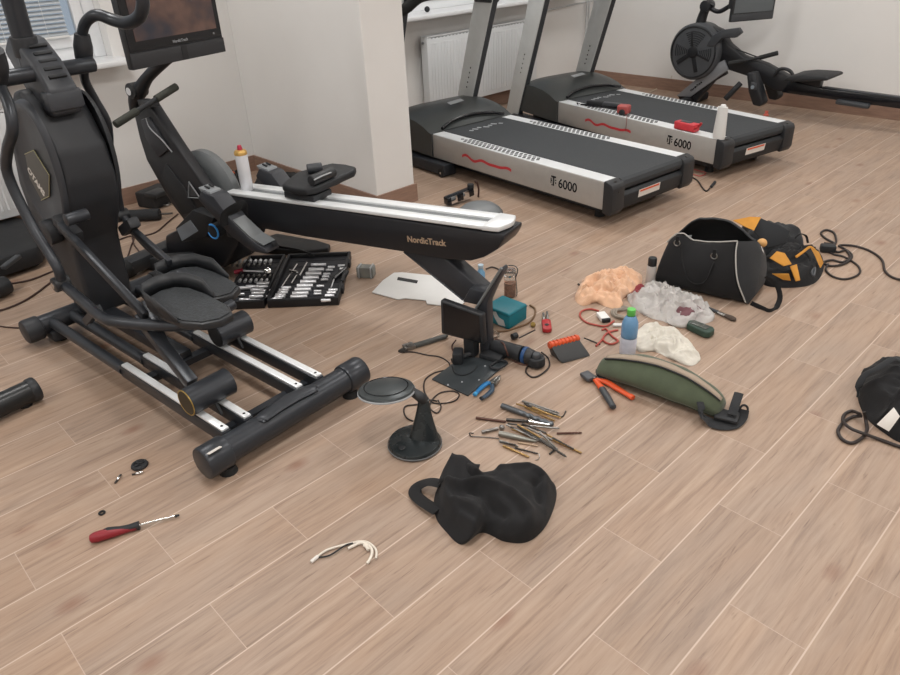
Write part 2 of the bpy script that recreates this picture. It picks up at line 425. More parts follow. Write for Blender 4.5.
tag(b.build('heating_pipe', PIPE), 'horizontal heating pipe running from the radiator to the far corner', 'pipe')
b = MB(); b.tube([(XW+.09, 5.28, .13), (XW+.09, 5.28, .06), (XW+.09, 5.30, 0)], .009, seg=10)
tag(b.build('heating_pipe', PIPE), 'short bent pipe rising from the floor into the radiator by the treadmills', 'pipe')

# ceiling panels, the light of the room
LEDP = mat('led_panel_diffuser', '#ffffff', .5, emit='#fffaf4', estr=4.)
def led(x, y, e=23.):
    t = thing('ceiling_light', 'square white panel light set in the ceiling', 'ceiling light', (x, y, ZC-.03), 0, 'ceiling panel lights')
    b = MB()
    for (cx, cy, sx, sy) in ((-.3, 0, .02, .62), (.3, 0, .02, .62), (0, -.3, .62, .02), (0, .3, .62, .02)):
        b.box((x+cx, y+cy, ZC-.012), (sx, sy, .024))
    b.build('frame', WHT, t)
    b = MB(); b.box((x, y, ZC-.006), (.59, .59, .008)); b.build('diffuser', LEDP, t, smooth=False)
    L = bpy.data.lights.new('panel_light', 'AREA'); L.shape = 'SQUARE'; L.size = .58; L.energy = e; L.color = (1., .985, .965)
    o = bpy.data.objects.new('panel_light', L); COL.objects.link(o); o.location = (x, y, ZC-.035)
for x in (-3.4, -1.1, 1.3):
    for y in (-1.6, .9, 3.3, 5.3): led(x, y, 15. if y > 5 else 23.5)
w = bpy.data.worlds.new('world'); bpy.context.scene.world = w; w.use_nodes = True
bg = w.node_tree.nodes['Background']; bg.inputs[0].default_value = (.62, .72, .85, 1); bg.inputs[1].default_value = .5
vs = bpy.context.scene.view_settings; bpy.context.scene.display_settings.display_device = 'sRGB'
vs.view_transform = 'Standard'; vs.look = 'None'; vs.gamma = 1; vs.exposure = 0.0; vs.use_curve_mapping = False
# ------------------------------------------------------------------ treadmills
TM = {}
def treadmill(F_, label, du, wd):
    t = thing('treadmill', label, 'treadmill', M=F_.m(), group='treadmills')
    w = F_.w; u_, v_ = F_.u, -F_.v            # v_ points away from the camera
    L, WD, ZB, ZT = 1.50, wd, .095, .25
    P = lambda u, v, z: w(u, -v, z)
    M3 = Matrix((F_.u, F_.v, V((0, 0, 1)))).transposed()
    def bx(b, u0, u1, v0, v1, z0, z1, bev=0., seg=2): return b.box(P((u0+u1)/2, (v0+v1)/2, (z0+z1)/2), (u1-u0, v1-v0, z1-z0), M3, bev, seg)
    for v0, v1 in ((0, .10), (WD-.10, WD)):
        b = MB(); bx(b, 0, L, v0, v1, ZB, ZT, .006); s = b.build('side_rail', SILV, t)
        b = MB(); bx(b, 0, L, v0+(.004 if v0 == 0 else 0), v1-(0 if v0 == 0 else .004), ZT, ZT+.004, .002, 1); b.build('step_cover', ALU, s)
        b = MB()                        # dark dotted grip, fading at both ends
        for i in range(20):
            for j in range(3):
                if (i in (0, 19) and j != 1): continue
                uu = .52+.036*i+.018*(j % 2); b.box(P(uu, v0+.025+j*.025, ZT+.0052), (.019, .014, .002), M3 @ Matrix.Rotation(.7, 3, 'Z'))
        tag(b.build('grip_dots', BLKM, s, smooth=False), kind='stuff')
    # decals
    b = MB(); pts = []
    for i in range(25):
        x = i/24; uu = 1.17-.46*x; zz = .165+.008*math.sin(x*PI*5.2)+.006*math.sin(x*21); pts.append((uu, zz))
    for a, c in zip(pts, pts[1:]):
        b.poly([P(a[0], -.0012, a[1]-.009), P(c[0], -.0012, c[1]-.009), P(c[0], -.0012, c[1]+.008), P(a[0], -.0012, a[1]+.008)])
    b.build('red_wave_decal', REDP, t, smooth=False)
    rt = -F_.u; b = MB()
    b.text('6000', P(.325, -.0008, .150), rt, (0, 0, 1), .052, bold=.015, sx=.95)
    # small emblem: two bracketing half rings round an upright bar
    o0 = P(.36, -.0015, .178)
    def strip(x0, z0, x1, z1): b.poly([o0+rt*x0+V((0, 0, z0)), o0+rt*x1+V((0, 0, z0)), o0+rt*x1+V((0, 0, z1)), o0+rt*x0+V((0, 0, z1))])
    strip(-.006, -.028, .004, .030); strip(-.020, .020, .018, .030); strip(-.024, -.016, -.017, .014); strip(-.017, -.003, -.012, .003); strip(.012, -.012, .02, -.004); strip(.012, .004, .02, .012); strip(-.016, -.028, -.008, -.02)
    b.build('model_lettering', BLKG, t, smooth=False)
    # belt over the deck and rollers
    prof = [(-.03, .185), (-.045, .2), (-.05, .222), (-.043, .243), (-.028, .255), (0, .2555), (1.52, .2555), (1.56, .25), (1.57, .22), (1.55, .19), (1.5, .175), (0, .175)]
    b = MB(); b.prism([P(a, .10, z) for a, z in prof], v_*(WD-.20)); b.build('belt', BELT, t, ang=30)
    b = MB(); bx(b, .02, 1.5, .08, WD-.08, .12, .165, .004); b.build('deck_board', BLKM, t)
    b = MB()
    for i in range(7):                   # pale print at the front of the belt
        b.box(P(1.34+.012*(i % 3), .23+.045*i, .2562), (.03+.012*(i % 2), .022, .0008), M3 @ Matrix.Rotation(.6, 3, 'Z'))
    b.build('belt_print', LGREY, t, smooth=False)
    # rear end caps and rear cover
    for v0, v1 in ((-.004, .10), (WD-.10, WD+.004)):
        b = MB(); pr = [(-.068, .10), (-.066, .225), (-.055, .245), (-.015, .258), (.0, .258), (.0, .08), (-.05, .07)]
        b.prism([P(a, v0, z) for a, z in pr], v_*(v1-v0), .01); c = b.build('end_cap', BLK, t)
        b = MB(); b.cyl(P(-.069, (v0+v1)/2, .20), P(-.066, (v0+v1)/2, .20), .005); b.cyl(P(-.035, (v0+v1)/2, .25), P(-.035, (v0+v1)/2, .2545), .009, seg=12); b.build('adjuster_screw', DSTEEL, c)
    b = MB(); b.prism([P(a, .085, z) for a, z in ((-.052, .10), (-.06, .165), (-.04, .182), (.03, .17), (.03, .085), (-.04, .08))], v_*(WD-.17), .004); b.build('rear_cover', BLKM, t)
    b = MB(); b.prism([P(-.0575, .23, .112+.012), P(-.0575, .42, .124), P(-.0615, .42, .168), P(-.0615, .23, .168)], F_.u*-.0006); wl = b.build('warning_label', LBL, t, smooth=False)
    b = MB(); b.prism([P(-.0618, .24, .154), P(-.0618, .41, .154), P(-.0618, .41, .164), P(-.0618, .24, .164)], F_.u*-.0006); b.build('orange_strip', ORG, wl, smooth=False)
    # under frame and feet
    b = MB(); bx(b, .1, 1.9, .1, .16, .035, .10); bx(b, .1, 1.9, WD-.16, WD-.1, .035, .10); bx(b, .1, .16, .1, WD-.1, .035, .09); b.build('under_frame', STEELB, t)
    for v in (.13, WD-.13):
        b = MB(); b.cyl(P(.12, v, 0), P(.12, v, .036), .03, .026, seg=16); b.build('rear_foot', RUB, t)
    # motor hood: sections across the machine, domed
    prf = [(1.475, .262), (1.50, .27), (1.56, .31), (1.65, .345), (1.76, .365), (1.88, .36), (1.98, .32), (2.03, .25), (2.035, .12), (1.475, .10)]
    b = MB(); n = 12
    rows = []
    for j in range(n+1):
        a = j/n; v = -.012+(WD+.024)*a; e = (1-abs(2*a-1)**5)
        rows.append([b.b.verts.new(P(uu, v, (z if z < .2 else .235+(z-.235)*(.72+.28*e)))) for uu, z in prf])
    for A, B in zip(rows, rows[1:]):
        for i in range(len(prf)):
            k = (i+1) % len(prf); b.b.faces.new((A[i], A[k], B[k], B[i]))
    b.b.faces.new(list(reversed(rows[0]))); b.b.faces.new(rows[-1])
    h = b.build('motor_hood', mat('hood_plastic', '#3b3e3e', .36, var=.05), t, ang=50)
    b = MB(); b.tube([P(1.475, .085, .275), P(1.515, .2, .297), P(1.53, .37, .308), P(1.515, .54, .297), P(1.475, .655, .275)], .011, seg=10); b.build('hood_lip', BLKG, h)
    b = MB(); b.prism([P(1.64, .30, .372), P(1.66, .44, .375), P(1.70, .44, .384), P(1.68, .30, .381)], V((0, 0, .0015))); 
    b.build('hood_badge', LGREY, h, smooth=False)
    # front base foot with transport wheel
    for v0 in (-.055, WD-.045):
        b = MB(); bx(b, 1.30, 2.0, v0, v0+.1, .012, .085, .008); ft = b.build('base_foot', STEELB, t)
        b = MB(); b.cyl(P(1.33, v0-.004, .03), P(1.33, v0+.104, .03), .03, seg=18); b.build('transport_wheel', RUB, ft)
        b = MB(); b.cyl(P(1.33, v0-.008, .03), P(1.33, v0-.003, .03), .008, seg=10); b.build('wheel_bolt', CHROME, ft)
    # uprights
    ups = []
    for v0, v1, hi, d in ((-.03, .03, 1.25, du[0]), (WD-.11, WD-.05, 1.25, du[1])):
        b = MB(); k = .30   # rearward lean per metre of height
        b.prism([P(d+2.10-.016, v0, .05), P(d+1.945-.0175, v0, .05), P(d+1.945-.35*hi, v0, hi), P(d+2.10-.32*hi, v0, hi)], v_*(v1-v0), .006)
        s = b.build('upright', mat('upright_paint', '#c2c4c3', .45, metal=.0, var=.03), t)
        b = MB(); b.prism([P(d+1.9275, v0+.008, .06), P(d+1.9225, v0+.008, .06), P(d+1.940-.35*hi, v0+.008, hi), P(d+1.9455-.35*hi, v0+.008, hi)], v_*(v1-v0-.016)); b.build('upright_rear_face', DGREY, s, smooth=False)  # dark grey slab covering the narrow rear face
        b = MB(); zc = 1.035; b.box(P(d+2.03-.34*zc, (v0+v1)/2, zc), (.17, .09, .075), M3, .012); b.build('upright_collar', BLK, s)
        b = MB()
        for i in range(5): b.cyl(P(d+2.02-.34*(.42+.035*i), v0-.0006, .42+.035*i), P(d+2.02-.34*(.42+.035*i), v0-.0002, .42+.035*i), .006, seg=8)
        b.build('bolt_hole', BLKG, s)
    # console and handrails
    b = MB(); b.prism([P(1.50, .03, 1.08), P(1.72, .03, 1.12), P(1.72, .03, 1.27), P(1.60, .03, 1.36)], v_*(WD-.06), .02); cns = b.build('console', BLK, t)
    b = MB(); b.prism([P(1.505, .12, 1.13), P(1.580, .12, 1.33), P(1.576, .12, 1.334), P(1.50, .12, 1.135)], v_*(WD-.24)); b.build('display', BLKG, cns, smooth=False)
    for v in (-.01, WD+.0):
        b = MB(); b.tube([P(1.72, v, 1.0), P(1.64, v, 1.03), P(1.52, v, 1.08), P(1.38, v, 1.10), P(1.18, v, 1.11)], [.035, .034, .028, .024, .022], seg=12); b.build('handrail', RUB, t)
    return t
F1 = Fr(-2.089, 3.106, 180-4.8); F2 = Fr(-2.034, 4.211, 180-10.8)
treadmill(F1, 'nearer grey treadmill with black belt, beside the pillar, nothing lying on it', (.10, -.04), .73)
treadmill(F2, 'farther grey treadmill with tools, a red tester and a white container lying on its rail', (.03, -.04), .705)
# ------------------------------------------------------------------ elliptical trainer
ET = Fr(-1.802, .916, 180+5.45)
def elliptical():
    F_ = ET; w = F_.w; M3 = Matrix((F_.u, F_.v, V((0, 0, 1)))).transposed(); S = F_.side
    t = thing('elliptical_trainer', 'big black elliptical cross trainer with silver tracks, pedals and a tall shroud', 'exercise machine', M=F_.m())
    CH = mat('charcoal_machine_paint', '#34373c', .34, metal=.3, var=.05)
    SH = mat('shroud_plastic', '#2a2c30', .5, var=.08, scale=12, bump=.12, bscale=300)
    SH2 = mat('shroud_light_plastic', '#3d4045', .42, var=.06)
    # rear stabiliser
    b = MB(); b.cyl(w(0, -.27, .070), w(0, .27, .070), .046, seg=28); r = b.build('rear_stabilizer', CH, t)
    b = MB(); b.tube([w(-.015, -.12, .110), w(-.008, -.1, .116), w(0, 0, .119), w(-.008, .1, .116), w(-.015, .12, .110)], [.018, .026, .03, .026, .018], seg=14, flat=.3, ref=(0, 0, 1)); b.build('cover_plate', CH, r)
    for s_ in (-1, 1):
        b = MB(); b.cyl(w(0, s_*.245, .070), w(0, s_*.335, .070), .054, seg=28, bev=.008); c = b.build('end_cap', CH, r)
        b = MB(); b.cyl(w(-.012, s_*.262, 0), w(-.012, s_*.262, .024), .03, .024, seg=16); b.build('levelling_foot', RUB, r)
    b = MB(); b.box(w(-.03, .30, .1185), (.022, .045, .002), M3 @ Matrix.Rotation(.35, 3, 'Y')); b.build('white_sticker', LBL, r, smooth=False)
    # front stabiliser
    b = MB(); b.cyl(w(1.33, -.27, .078), w(1.33, .27, .078), .042, seg=24); r = b.build('front_stabilizer', CH, t)
    for s_ in (-1, 1):
        b = MB(); b.cyl(w(1.33, s_*.255, .075), w(1.33, s_*.325, .075), .052, seg=24, bev=.01); b.build('end_cap', SH, r)
        b = MB(); b.box(w(1.31, s_*.22, .035), (.10, .05, .05), M3, .012); b.build('wheel_bracket', SH, r)
        b = MB(); b.cyl(w(1.29, s_*.19, .03), w(1.29, s_*.215, .03), .03, seg=20); b.build('transport_wheel', RUB, r)
    # four tracks: dark beam with aluminium strip on top, round tube in front
    for v in (.215, .130, -.085, -.172):
        b = MB(); b.bar(w(.03, v, .085), w(.70, v, .085), .032, .05, bev=.004); r = b.build('track_beam', CH, t)
        b = MB(); b.bar(w(.035, v, .1145), w(.68, v, .1145), .026, .009, bev=.003); a = b.build('aluminium_strip', ALU, r)
        b = MB(); b.cyl(w(.055, v, .118), w(.055, v, .1195), .005, seg=10); b.build('screw_hole', BLKG, a)
        b = MB(); b.tube([w(.69, v, .085), w(.9, v, .085), w(1.31, v, .085)], .022, seg=12, smooth=False); b.build('track_tube', CH, r)
    for uu, ww in ((.60, .04), (.10, .03)):
        b = MB(); b.bar(w(uu, -.17, .06), w(uu, .215, .06), ww, .025); b.build('cross_member', CH, t)
    b = MB(); b.bar(w(.6, .02, .075), w(1.32, .02, .075), .06, .05, bev=.006); b.build('centre_beam', CH, t)
    # shroud
    rear = [(1.20, .085), (1.17, .19), (1.16, .33), (1.14, .43), (1.08, .52), (1.03, .61), (1.007, .70), (1.018, .81), (1.075, .92), (1.12, .975)]
    top = [(1.17, 1.02), (1.23, 1.01), (1.33, .93), (1.43, .80), (1.50, .63), (1.50, .45), (1.42, .30), (1.38, .16), (1.34, .10), (1.30, .085)]
    b = MB(); b.prism([w(u, -.098, z) for u, z in rear+top], F_.v*.196, .02, 3); sh = b.build('shroud', SH, t, ang=50)
    # raised oval cheek on either side
    cx, cz, ru, rz, an = 1.195, .725, .18, .275, .30
    def ov(k, sc, vv):
        a = 2*PI*k/40; x = ru*sc*math.cos(a); z = rz*sc*math.sin(a)
        return w(cx+x*math.cos(an)-z*math.sin(an)*-1*-1, vv, cz+x*math.sin(an)*-1*-1+z*math.cos(an))
    for s_ in (1, -1):
        b = MB(); rings = []
        for sc, vv in ((1, .096), (.985, .112), (.93, .118), (.86, .112), (.84, .108), (0, .108)):
            if sc: rings.append([b.b.verts.new(ov(k, sc, s_*vv)) for k in range(40)])
            else: rings.append([b.b.verts.new(w(cx, s_*vv, cz))])
        for A, B in zip(rings, rings[1:]):
            for k in range(40):
                j = (k+1) % 40
                if len(B) == 1: b.b.faces.new((A[k], A[j], B[0]))
                else: b.b.faces.new((A[k], A[j], B[j], B[k]))
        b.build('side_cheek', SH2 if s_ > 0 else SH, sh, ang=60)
    # badge on the near cheek
    q = [S(px, py, .1095) for px, py in ((25.5, 154), (34.5, 150), (50, 175), (50, 196), (42, 200), (30, 178))]
    b = MB(); b.prism(q, F_.v*.002); bd = b.build('badge', mat('badge_brown', '#4a4740', .4), sh, smooth=False)
    b = MB(); b.tube([p+F_.v*.003 for p in q[:5]], .0016, seg=6, smooth=False); b.build('badge_rim', mat('badge_gold', '#b9b58c', .35, metal=.4), sh)
    b = MB(); o = S(27.5, 170, .1135); rr = (S(44, 196, .1135)-o).normalized(); uu = (S(34, 152, .1135)-S(28, 158, .1135))
    b.text('OTAMS', o-uu.normalized()*.004, rr, uu, .029, bold=.05, sx=.88, extr=-.0005); b.build('badge_lettering', LBL, sh, smooth=False)
    # neck with ribbed panel
    rp = [F_.loc(S(px, py, -.055)) for px, py in ((84, 112), (79, 87), (63, 59), (46, 37))]
    q = [(p.x, p.z) for p in rp]+[(rp[3].x+.06, rp[3].z+.012), (rp[3].x+.13, rp[3].z-.04), (rp[1].x+.19, rp[1].z-.02), (rp[0].x+.16, rp[0].z)]
    b = MB(); b.prism([w(u, -.055, z) for u, z in q], F_.v*.11, .014); nk = b.build('neck_cover', SH2, t, ang=50)
    d = (w(q[3][0], 0, q[3][1])-w(q[1][0], 0, q[1][1])).normalized(); nn = V(F_.v).cross(d).normalized(); nn = nn if nn.dot(F_.u) < 0 else -nn
    Mn = Matrix((F_.v, d, nn)).transposed(); L_ = (w(q[3][0], 0, q[3][1])-w(q[1][0], 0, q[1][1])).length
    for k in range(5):
        b = MB(); b.box(w(q[1][0], -.005, q[1][1])+d*(L_*(.22+.15*k))+nn*.012, (.062, .012, .010), Mn, .002); b.build('rib', BLKM, nk)
    b = MB(); b.box(w(q[1][0]+.03, 0, q[1][1]-.035), (.06, .13, .07), M3, .014); b.build('neck_collar', SH2, nk)
    # mast
    b = MB(); b.cyl(w(1.19, .02, 1.08), w(1.15, .02, 1.55), .036, seg=24); ms = b.build('mast', CH, t)
    b = MB(); b.cyl(w(1.187, .02, 1.12), w(1.182, .02, 1.19), .044, seg=24, bev=.006); b.build('mast_collar', SH, ms)
    b = MB(); b.box(w(1.12, .02, 1.60), (.06, .30, .22), M3 @ Matrix.Rotation(.35, 3, 'Y'), .03); b.build('console', SH, ms)
    # axle of the swing arms
    b = MB(); b.cyl(w(1.11, -.168, 1.073), w(1.11, .21, 1.073), .027, seg=22, bev=.004); b.build('arm_axle', CH, t)
    # swing arms
    def arm(pts, rad, nm): 
        b = MB(); b.tube([S(px, py, v) for px, py, v in pts], rad, seg=14); return b.build(nm, CH, t)
    a = arm([(84, 64, -.155), (85, 80, -.17), (94, 98, -.20), (106, 119, -.225), (109, 135, -.24), (110, 155, -.25), (116, 185, -.255), (121, 212, -.25)], .017, 'lower_arm')
    h = arm([(84, 52, -.155), (82, 36, -.16), (86, 22, -.17), (97, 15, -.19), (113, 20, -.22), (127, 23, -.235), (139, 17, -.24), (143, 4, -.24), (140, -12, -.24)], [.018, .018, .019, .020, .0215, .022, .022, .022, .022], 'handlebar')
    b = MB(); b.tube([S(84, 58, -.155), S(83, 46, -.156), S(82, 34, -.16)], [.031, .033, .026], seg=16); b.build('arm_socket', SH, t)
    a = arm([(0, 86, .20), (9, 106, .215), (12.5, 130, .235), (7.5, 150, .245), (8, 175, .25), (30, 222, .25), (56, 265, .25), (61, 279, .25)], .0185, 'lower_arm')
    b = MB(); b.tube([S(-3, 82, .20), S(-3, 66, .20), S(-5, 50, .20)], [.03, .034, .026], seg=16); b.build('arm_socket', SH, t)
    h = arm([(-4, 60, .20), (-14, 30, .205), (-16, 10, .22), (-10, -10, .24)], .02, 'handlebar')
    # joints at the foot of the arms
    for px, py, v in ((61, 283, .25), (122, 215, -.25)):
        p = S(px, py, v); b = MB(); b.cyl(p-F_.v*.028, p+F_.v*.028, .028, seg=20, bev=.004); j = b.build('arm_joint', BLK, t)
        b = MB(); b.cyl(p+F_.v*.027, p+F_.v*.031, .012, seg=12); b.cyl(p-F_.v*.031, p-F_.v*.027, .012, seg=12); b.build('joint_bolt', CHROME, j)
    # pedal arms (bent tubes) and crank links
    b = MB(); b.tube([S(63, 284, .245), S(85, 303, .245), S(100, 316, .245), S(112, 321, .24), at(150, 325, .335), at(185, 325, .335), at(212, 316, .34), at(233, 304, .345)], .0195, seg=14); b.build('pedal_tube', CH, t)
    b = MB(); b.tube([S(123, 216, -.25), S(140, 238, -.25), S(157, 254, -.245), S(175, 263, -.24), S(205, 276, -.22)], .018, seg=14); b.build('pedal_tube', CH, t)
    b = MB(); b.bar(S(60, 225, .165), S(146, 316, .16), .026, .034, bev=.006); b.build('crank_link', CH, t)
    b = MB(); b.bar(w(1.10, -.13, .44), w(.84, -.13, .35), .024, .034, bev=.006); b.build('crank_link', CH, t)
    b = MB(); b.box(S(68, 228, .14), (.14, .05, .045), M3 @ Matrix.Rotation(-.35, 3, 'Y'), .01); cr = b.build('crank', SH, t)
    b = MB(); p = S(74, 218, .15); b.cyl(p-F_.v*.05, p+F_.v*.03, .022, seg=18, bev=.003); b.build('crank_hub', CH, cr)
    b = MB(); p = S(50, 232, .13); b.cyl(p-F_.v*.03, p+F_.v*.02, .05, seg=20, bev=.006); b.build('crank_pulley', SH, cr)
    b = MB(); b.box(w(1.10, -.125, .45), (.13, .05, .045), M3 @ Matrix.Rotation(.5, 3, 'Y'), .01); b.build('crank', SH, t)
    # struts to the rollers
    b = MB(); b.bar(w(.56, .16, .33), w(.27, .172, .17), .042, .042, bev=.006); b.bar(w(.62, .10, .34), w(.40, .165, .24), .03, .03, bev=.005); b.build('roller_strut', CH, t)
    b = MB(); b.bar(w(.80, -.14, .32), w(.55, -.135, .18), .042, .042, bev=.006); b.build('roller_strut', CH, t)
    b = MB(); b.bar(w(.95, .20, .09), w(.95, .20, .21), .028, .028); b.bar(w(.95, .20, .20), w(.80, .20, .30), .028, .028); b.build('frame_brace', CH, t)
    # rollers: cylindrical covers over two wheels
    for u, v0, v1 in ((.190, .245, .085), (.495, -.065, -.205)):
        b = MB(); b.cyl(w(u, v0, .168), w(u, v1, .168), .047, seg=28, caps=False); b.cyl(w(u, v0-.006*(1 if v0 > 0 else -1)*0, .168), w(u, v1, .168), .0465, seg=28); ro = b.build('roller_cover', CH, t)
        e = w(u, max(v0, v1)+.001, .168)
        if u < .3:
            b = MB(); n = 28
            b.tube([e+(F_.u*math.cos(2*PI*i/n)+V((0, 0, math.sin(2*PI*i/n))))*.0445 for i in range(n)], .0022, seg=6, closed=True, smooth=False)
            b.build('brass_rim', mat('brass_rim', '#b59a55', .3, metal=.7), ro)
            b = MB(); b.cyl(e, e+F_.v*.0015, .042, seg=28); b.build('hollow_end', mat('dark_brown_inside', '#3a3222', .6), ro)
        else:
            b = MB(); b.cyl(e, e+F_.v*.002, .043, seg=28); b.build('end_disc', BLKM, ro)
        for v in ((.215, .130) if u < .3 else (-.085, -.172)):
            b = MB(); b.cyl(w(u, v-.012, .147), w(u, v+.012, .147), .028, seg=20, bev=.003); b.build('track_wheel', RUB, ro)
        b = MB(); b.cyl(w(u-.055, (v0+v1)/2, .10), w(u-.03, (v0+v1)/2, .14), .006, seg=8); b.build('guide_pin', BLKM, ro)
    # pedals
    TX = mat('pedal_tread', '#303336', .6, var=.45, scale=90, bump=1., bscale=160)
    def pedal(out, z0, z1, guards, mp):
        """out: outline as (u, v) from the front, z0 front height, z1 rear height"""
        us = [p[0] for p in out]; ua, ub = max(us), min(us)
        zz = lambda u: z1+(z0-z1)*(u-ub)/(ua-ub)
        b = MB(); b.prism([w(u, v, zz(u)-.030) for u, v in out], V((0, 0, .026)), .007); pd = b.build('pedal', BLK, t)
        cu = sum(us)/len(us); cv = sum(p[1] for p in out)/len(out)
        b = MB(); b.prism([w(cu+(u-cu)*.93, cv+(v-cv)*.9, zz(cu+(u-cu)*.93)-.006) for u, v in out], V((0, 0, .006))); b.build('tread', TX, pd, smooth=False)
        for g in guards:
            b = MB(); h = [0, .034, .036, .036, .02, 0]
            pts = [mp(*q) for q in g]; n = len(pts)
            lo = [w(u, v, zz(u)-.012) for u, v in pts]; hi = []
            for i, (u, v) in enumerate(pts):
                k = i/(n-1); hh = .050*min(1, 7*min(k, 1-k)+.15) 
                du, dv = u-cu, v-cv; L = math.hypot(du, dv); hi.append(w(u+du/L*.005, v+dv/L*.005, zz(u)+hh))
            vs0 = [b.b.verts.new(p) for p in lo]; vs1 = [b.b.verts.new(p) for p in hi]
            for i in range(n-1): b.b.faces.new((vs0[i], vs0[i+1], vs1[i+1], vs1[i]))
            b.build('foot_guard', BLK, pd, solid=.005, off=0, ang=20)
    # near pedal
    o1 = [(.62, .10), (.60, .18), (.53, .215), (.42, .225), (.28, .215), (.20, .17), (.165, .10), (.175, .035), (.25, .0), (.42, -.012), (.54, .0), (.60, .035)]
    pedal([(.17+(u-.165)*.84, -.015+(v+.012)*.76) for u, v in o1], .400, .405, [[(.30, .217), (.42, .225), (.53, .215), (.60, .18), (.62, .10), (.60, .035), (.54, .0), (.44, -.01), (.37, -.006)]], lambda u, v: (.17+(u-.165)*.84, -.015+(v+.012)*.76))
    o2 = [(.92, -.12), (.90, -.06), (.82, -.025), (.68, -.02), (.52, -.03), (.44, -.08), (.42, -.14), (.46, -.20), (.56, -.225), (.72, -.235), (.85, -.225), (.905, -.18)]
    pedal([(.43+(u-.42)*.84, -.13+(v+.13)*.88) for u, v in o2], .322, .335, [[(.60, -.024), (.70, -.02), (.82, -.025), (.90, -.06), (.92, -.12), (.905, -.18), (.85, -.225), (.72, -.235), (.60, -.228)]], lambda u, v: (.43+(u-.42)*.84, -.13+(v+.13)*.88))
    return t
elliptical()
# ------------------------------------------------------------------ rowing machine in the middle of the room
R1 = Fr(-1.65, 1.769, 194.4)
RWB = mat('rower_black', '#1e1f23', .42, var=.06)
RWG = mat('rower_charcoal', '#33353a', .45, var=.06)
GRYD = mat('cover_grey', '#6f7375', .42, var=.04)
SCR = None
def screen_mat():
    m = bpy.data.materials.new('screen_brown_noise'); m.use_nodes = True; nt = m.node_tree; n = nt.nodes; l = nt.links; b = n['Principled BSDF']  # dark glossy glass with a dim emissive brown noise pattern
    b.inputs['Roughness'].default_value = .12; b.inputs['Base Color'].default_value = (.01, .01, .012, 1)
    tc = n.new('ShaderNodeTexCoord'); nz = n.new('ShaderNodeTexNoise'); nz.inputs['Scale'].default_value = 6; nz.inputs['Detail'].default_value = 3
    l.new(tc.outputs['Object'], nz.inputs['Vector']); r = n.new('ShaderNodeValToRGB'); e = r.color_ramp.elements
    e[0].position = .32; e[0].color = (*hexc('#2b2c35'), 1); e[1].position = .72; e[1].color = (*hexc('#8a6553'), 1)
    k = e.new(.5); k.color = (*hexc('#5c4239'), 1)
    l.new(nz.outputs['Fac'], r.inputs[0]); l.new(r.outputs[0], b.inputs['Emission Color']); b.inputs['Emission Strength'].default_value = .6
    return m
SCR = screen_mat()
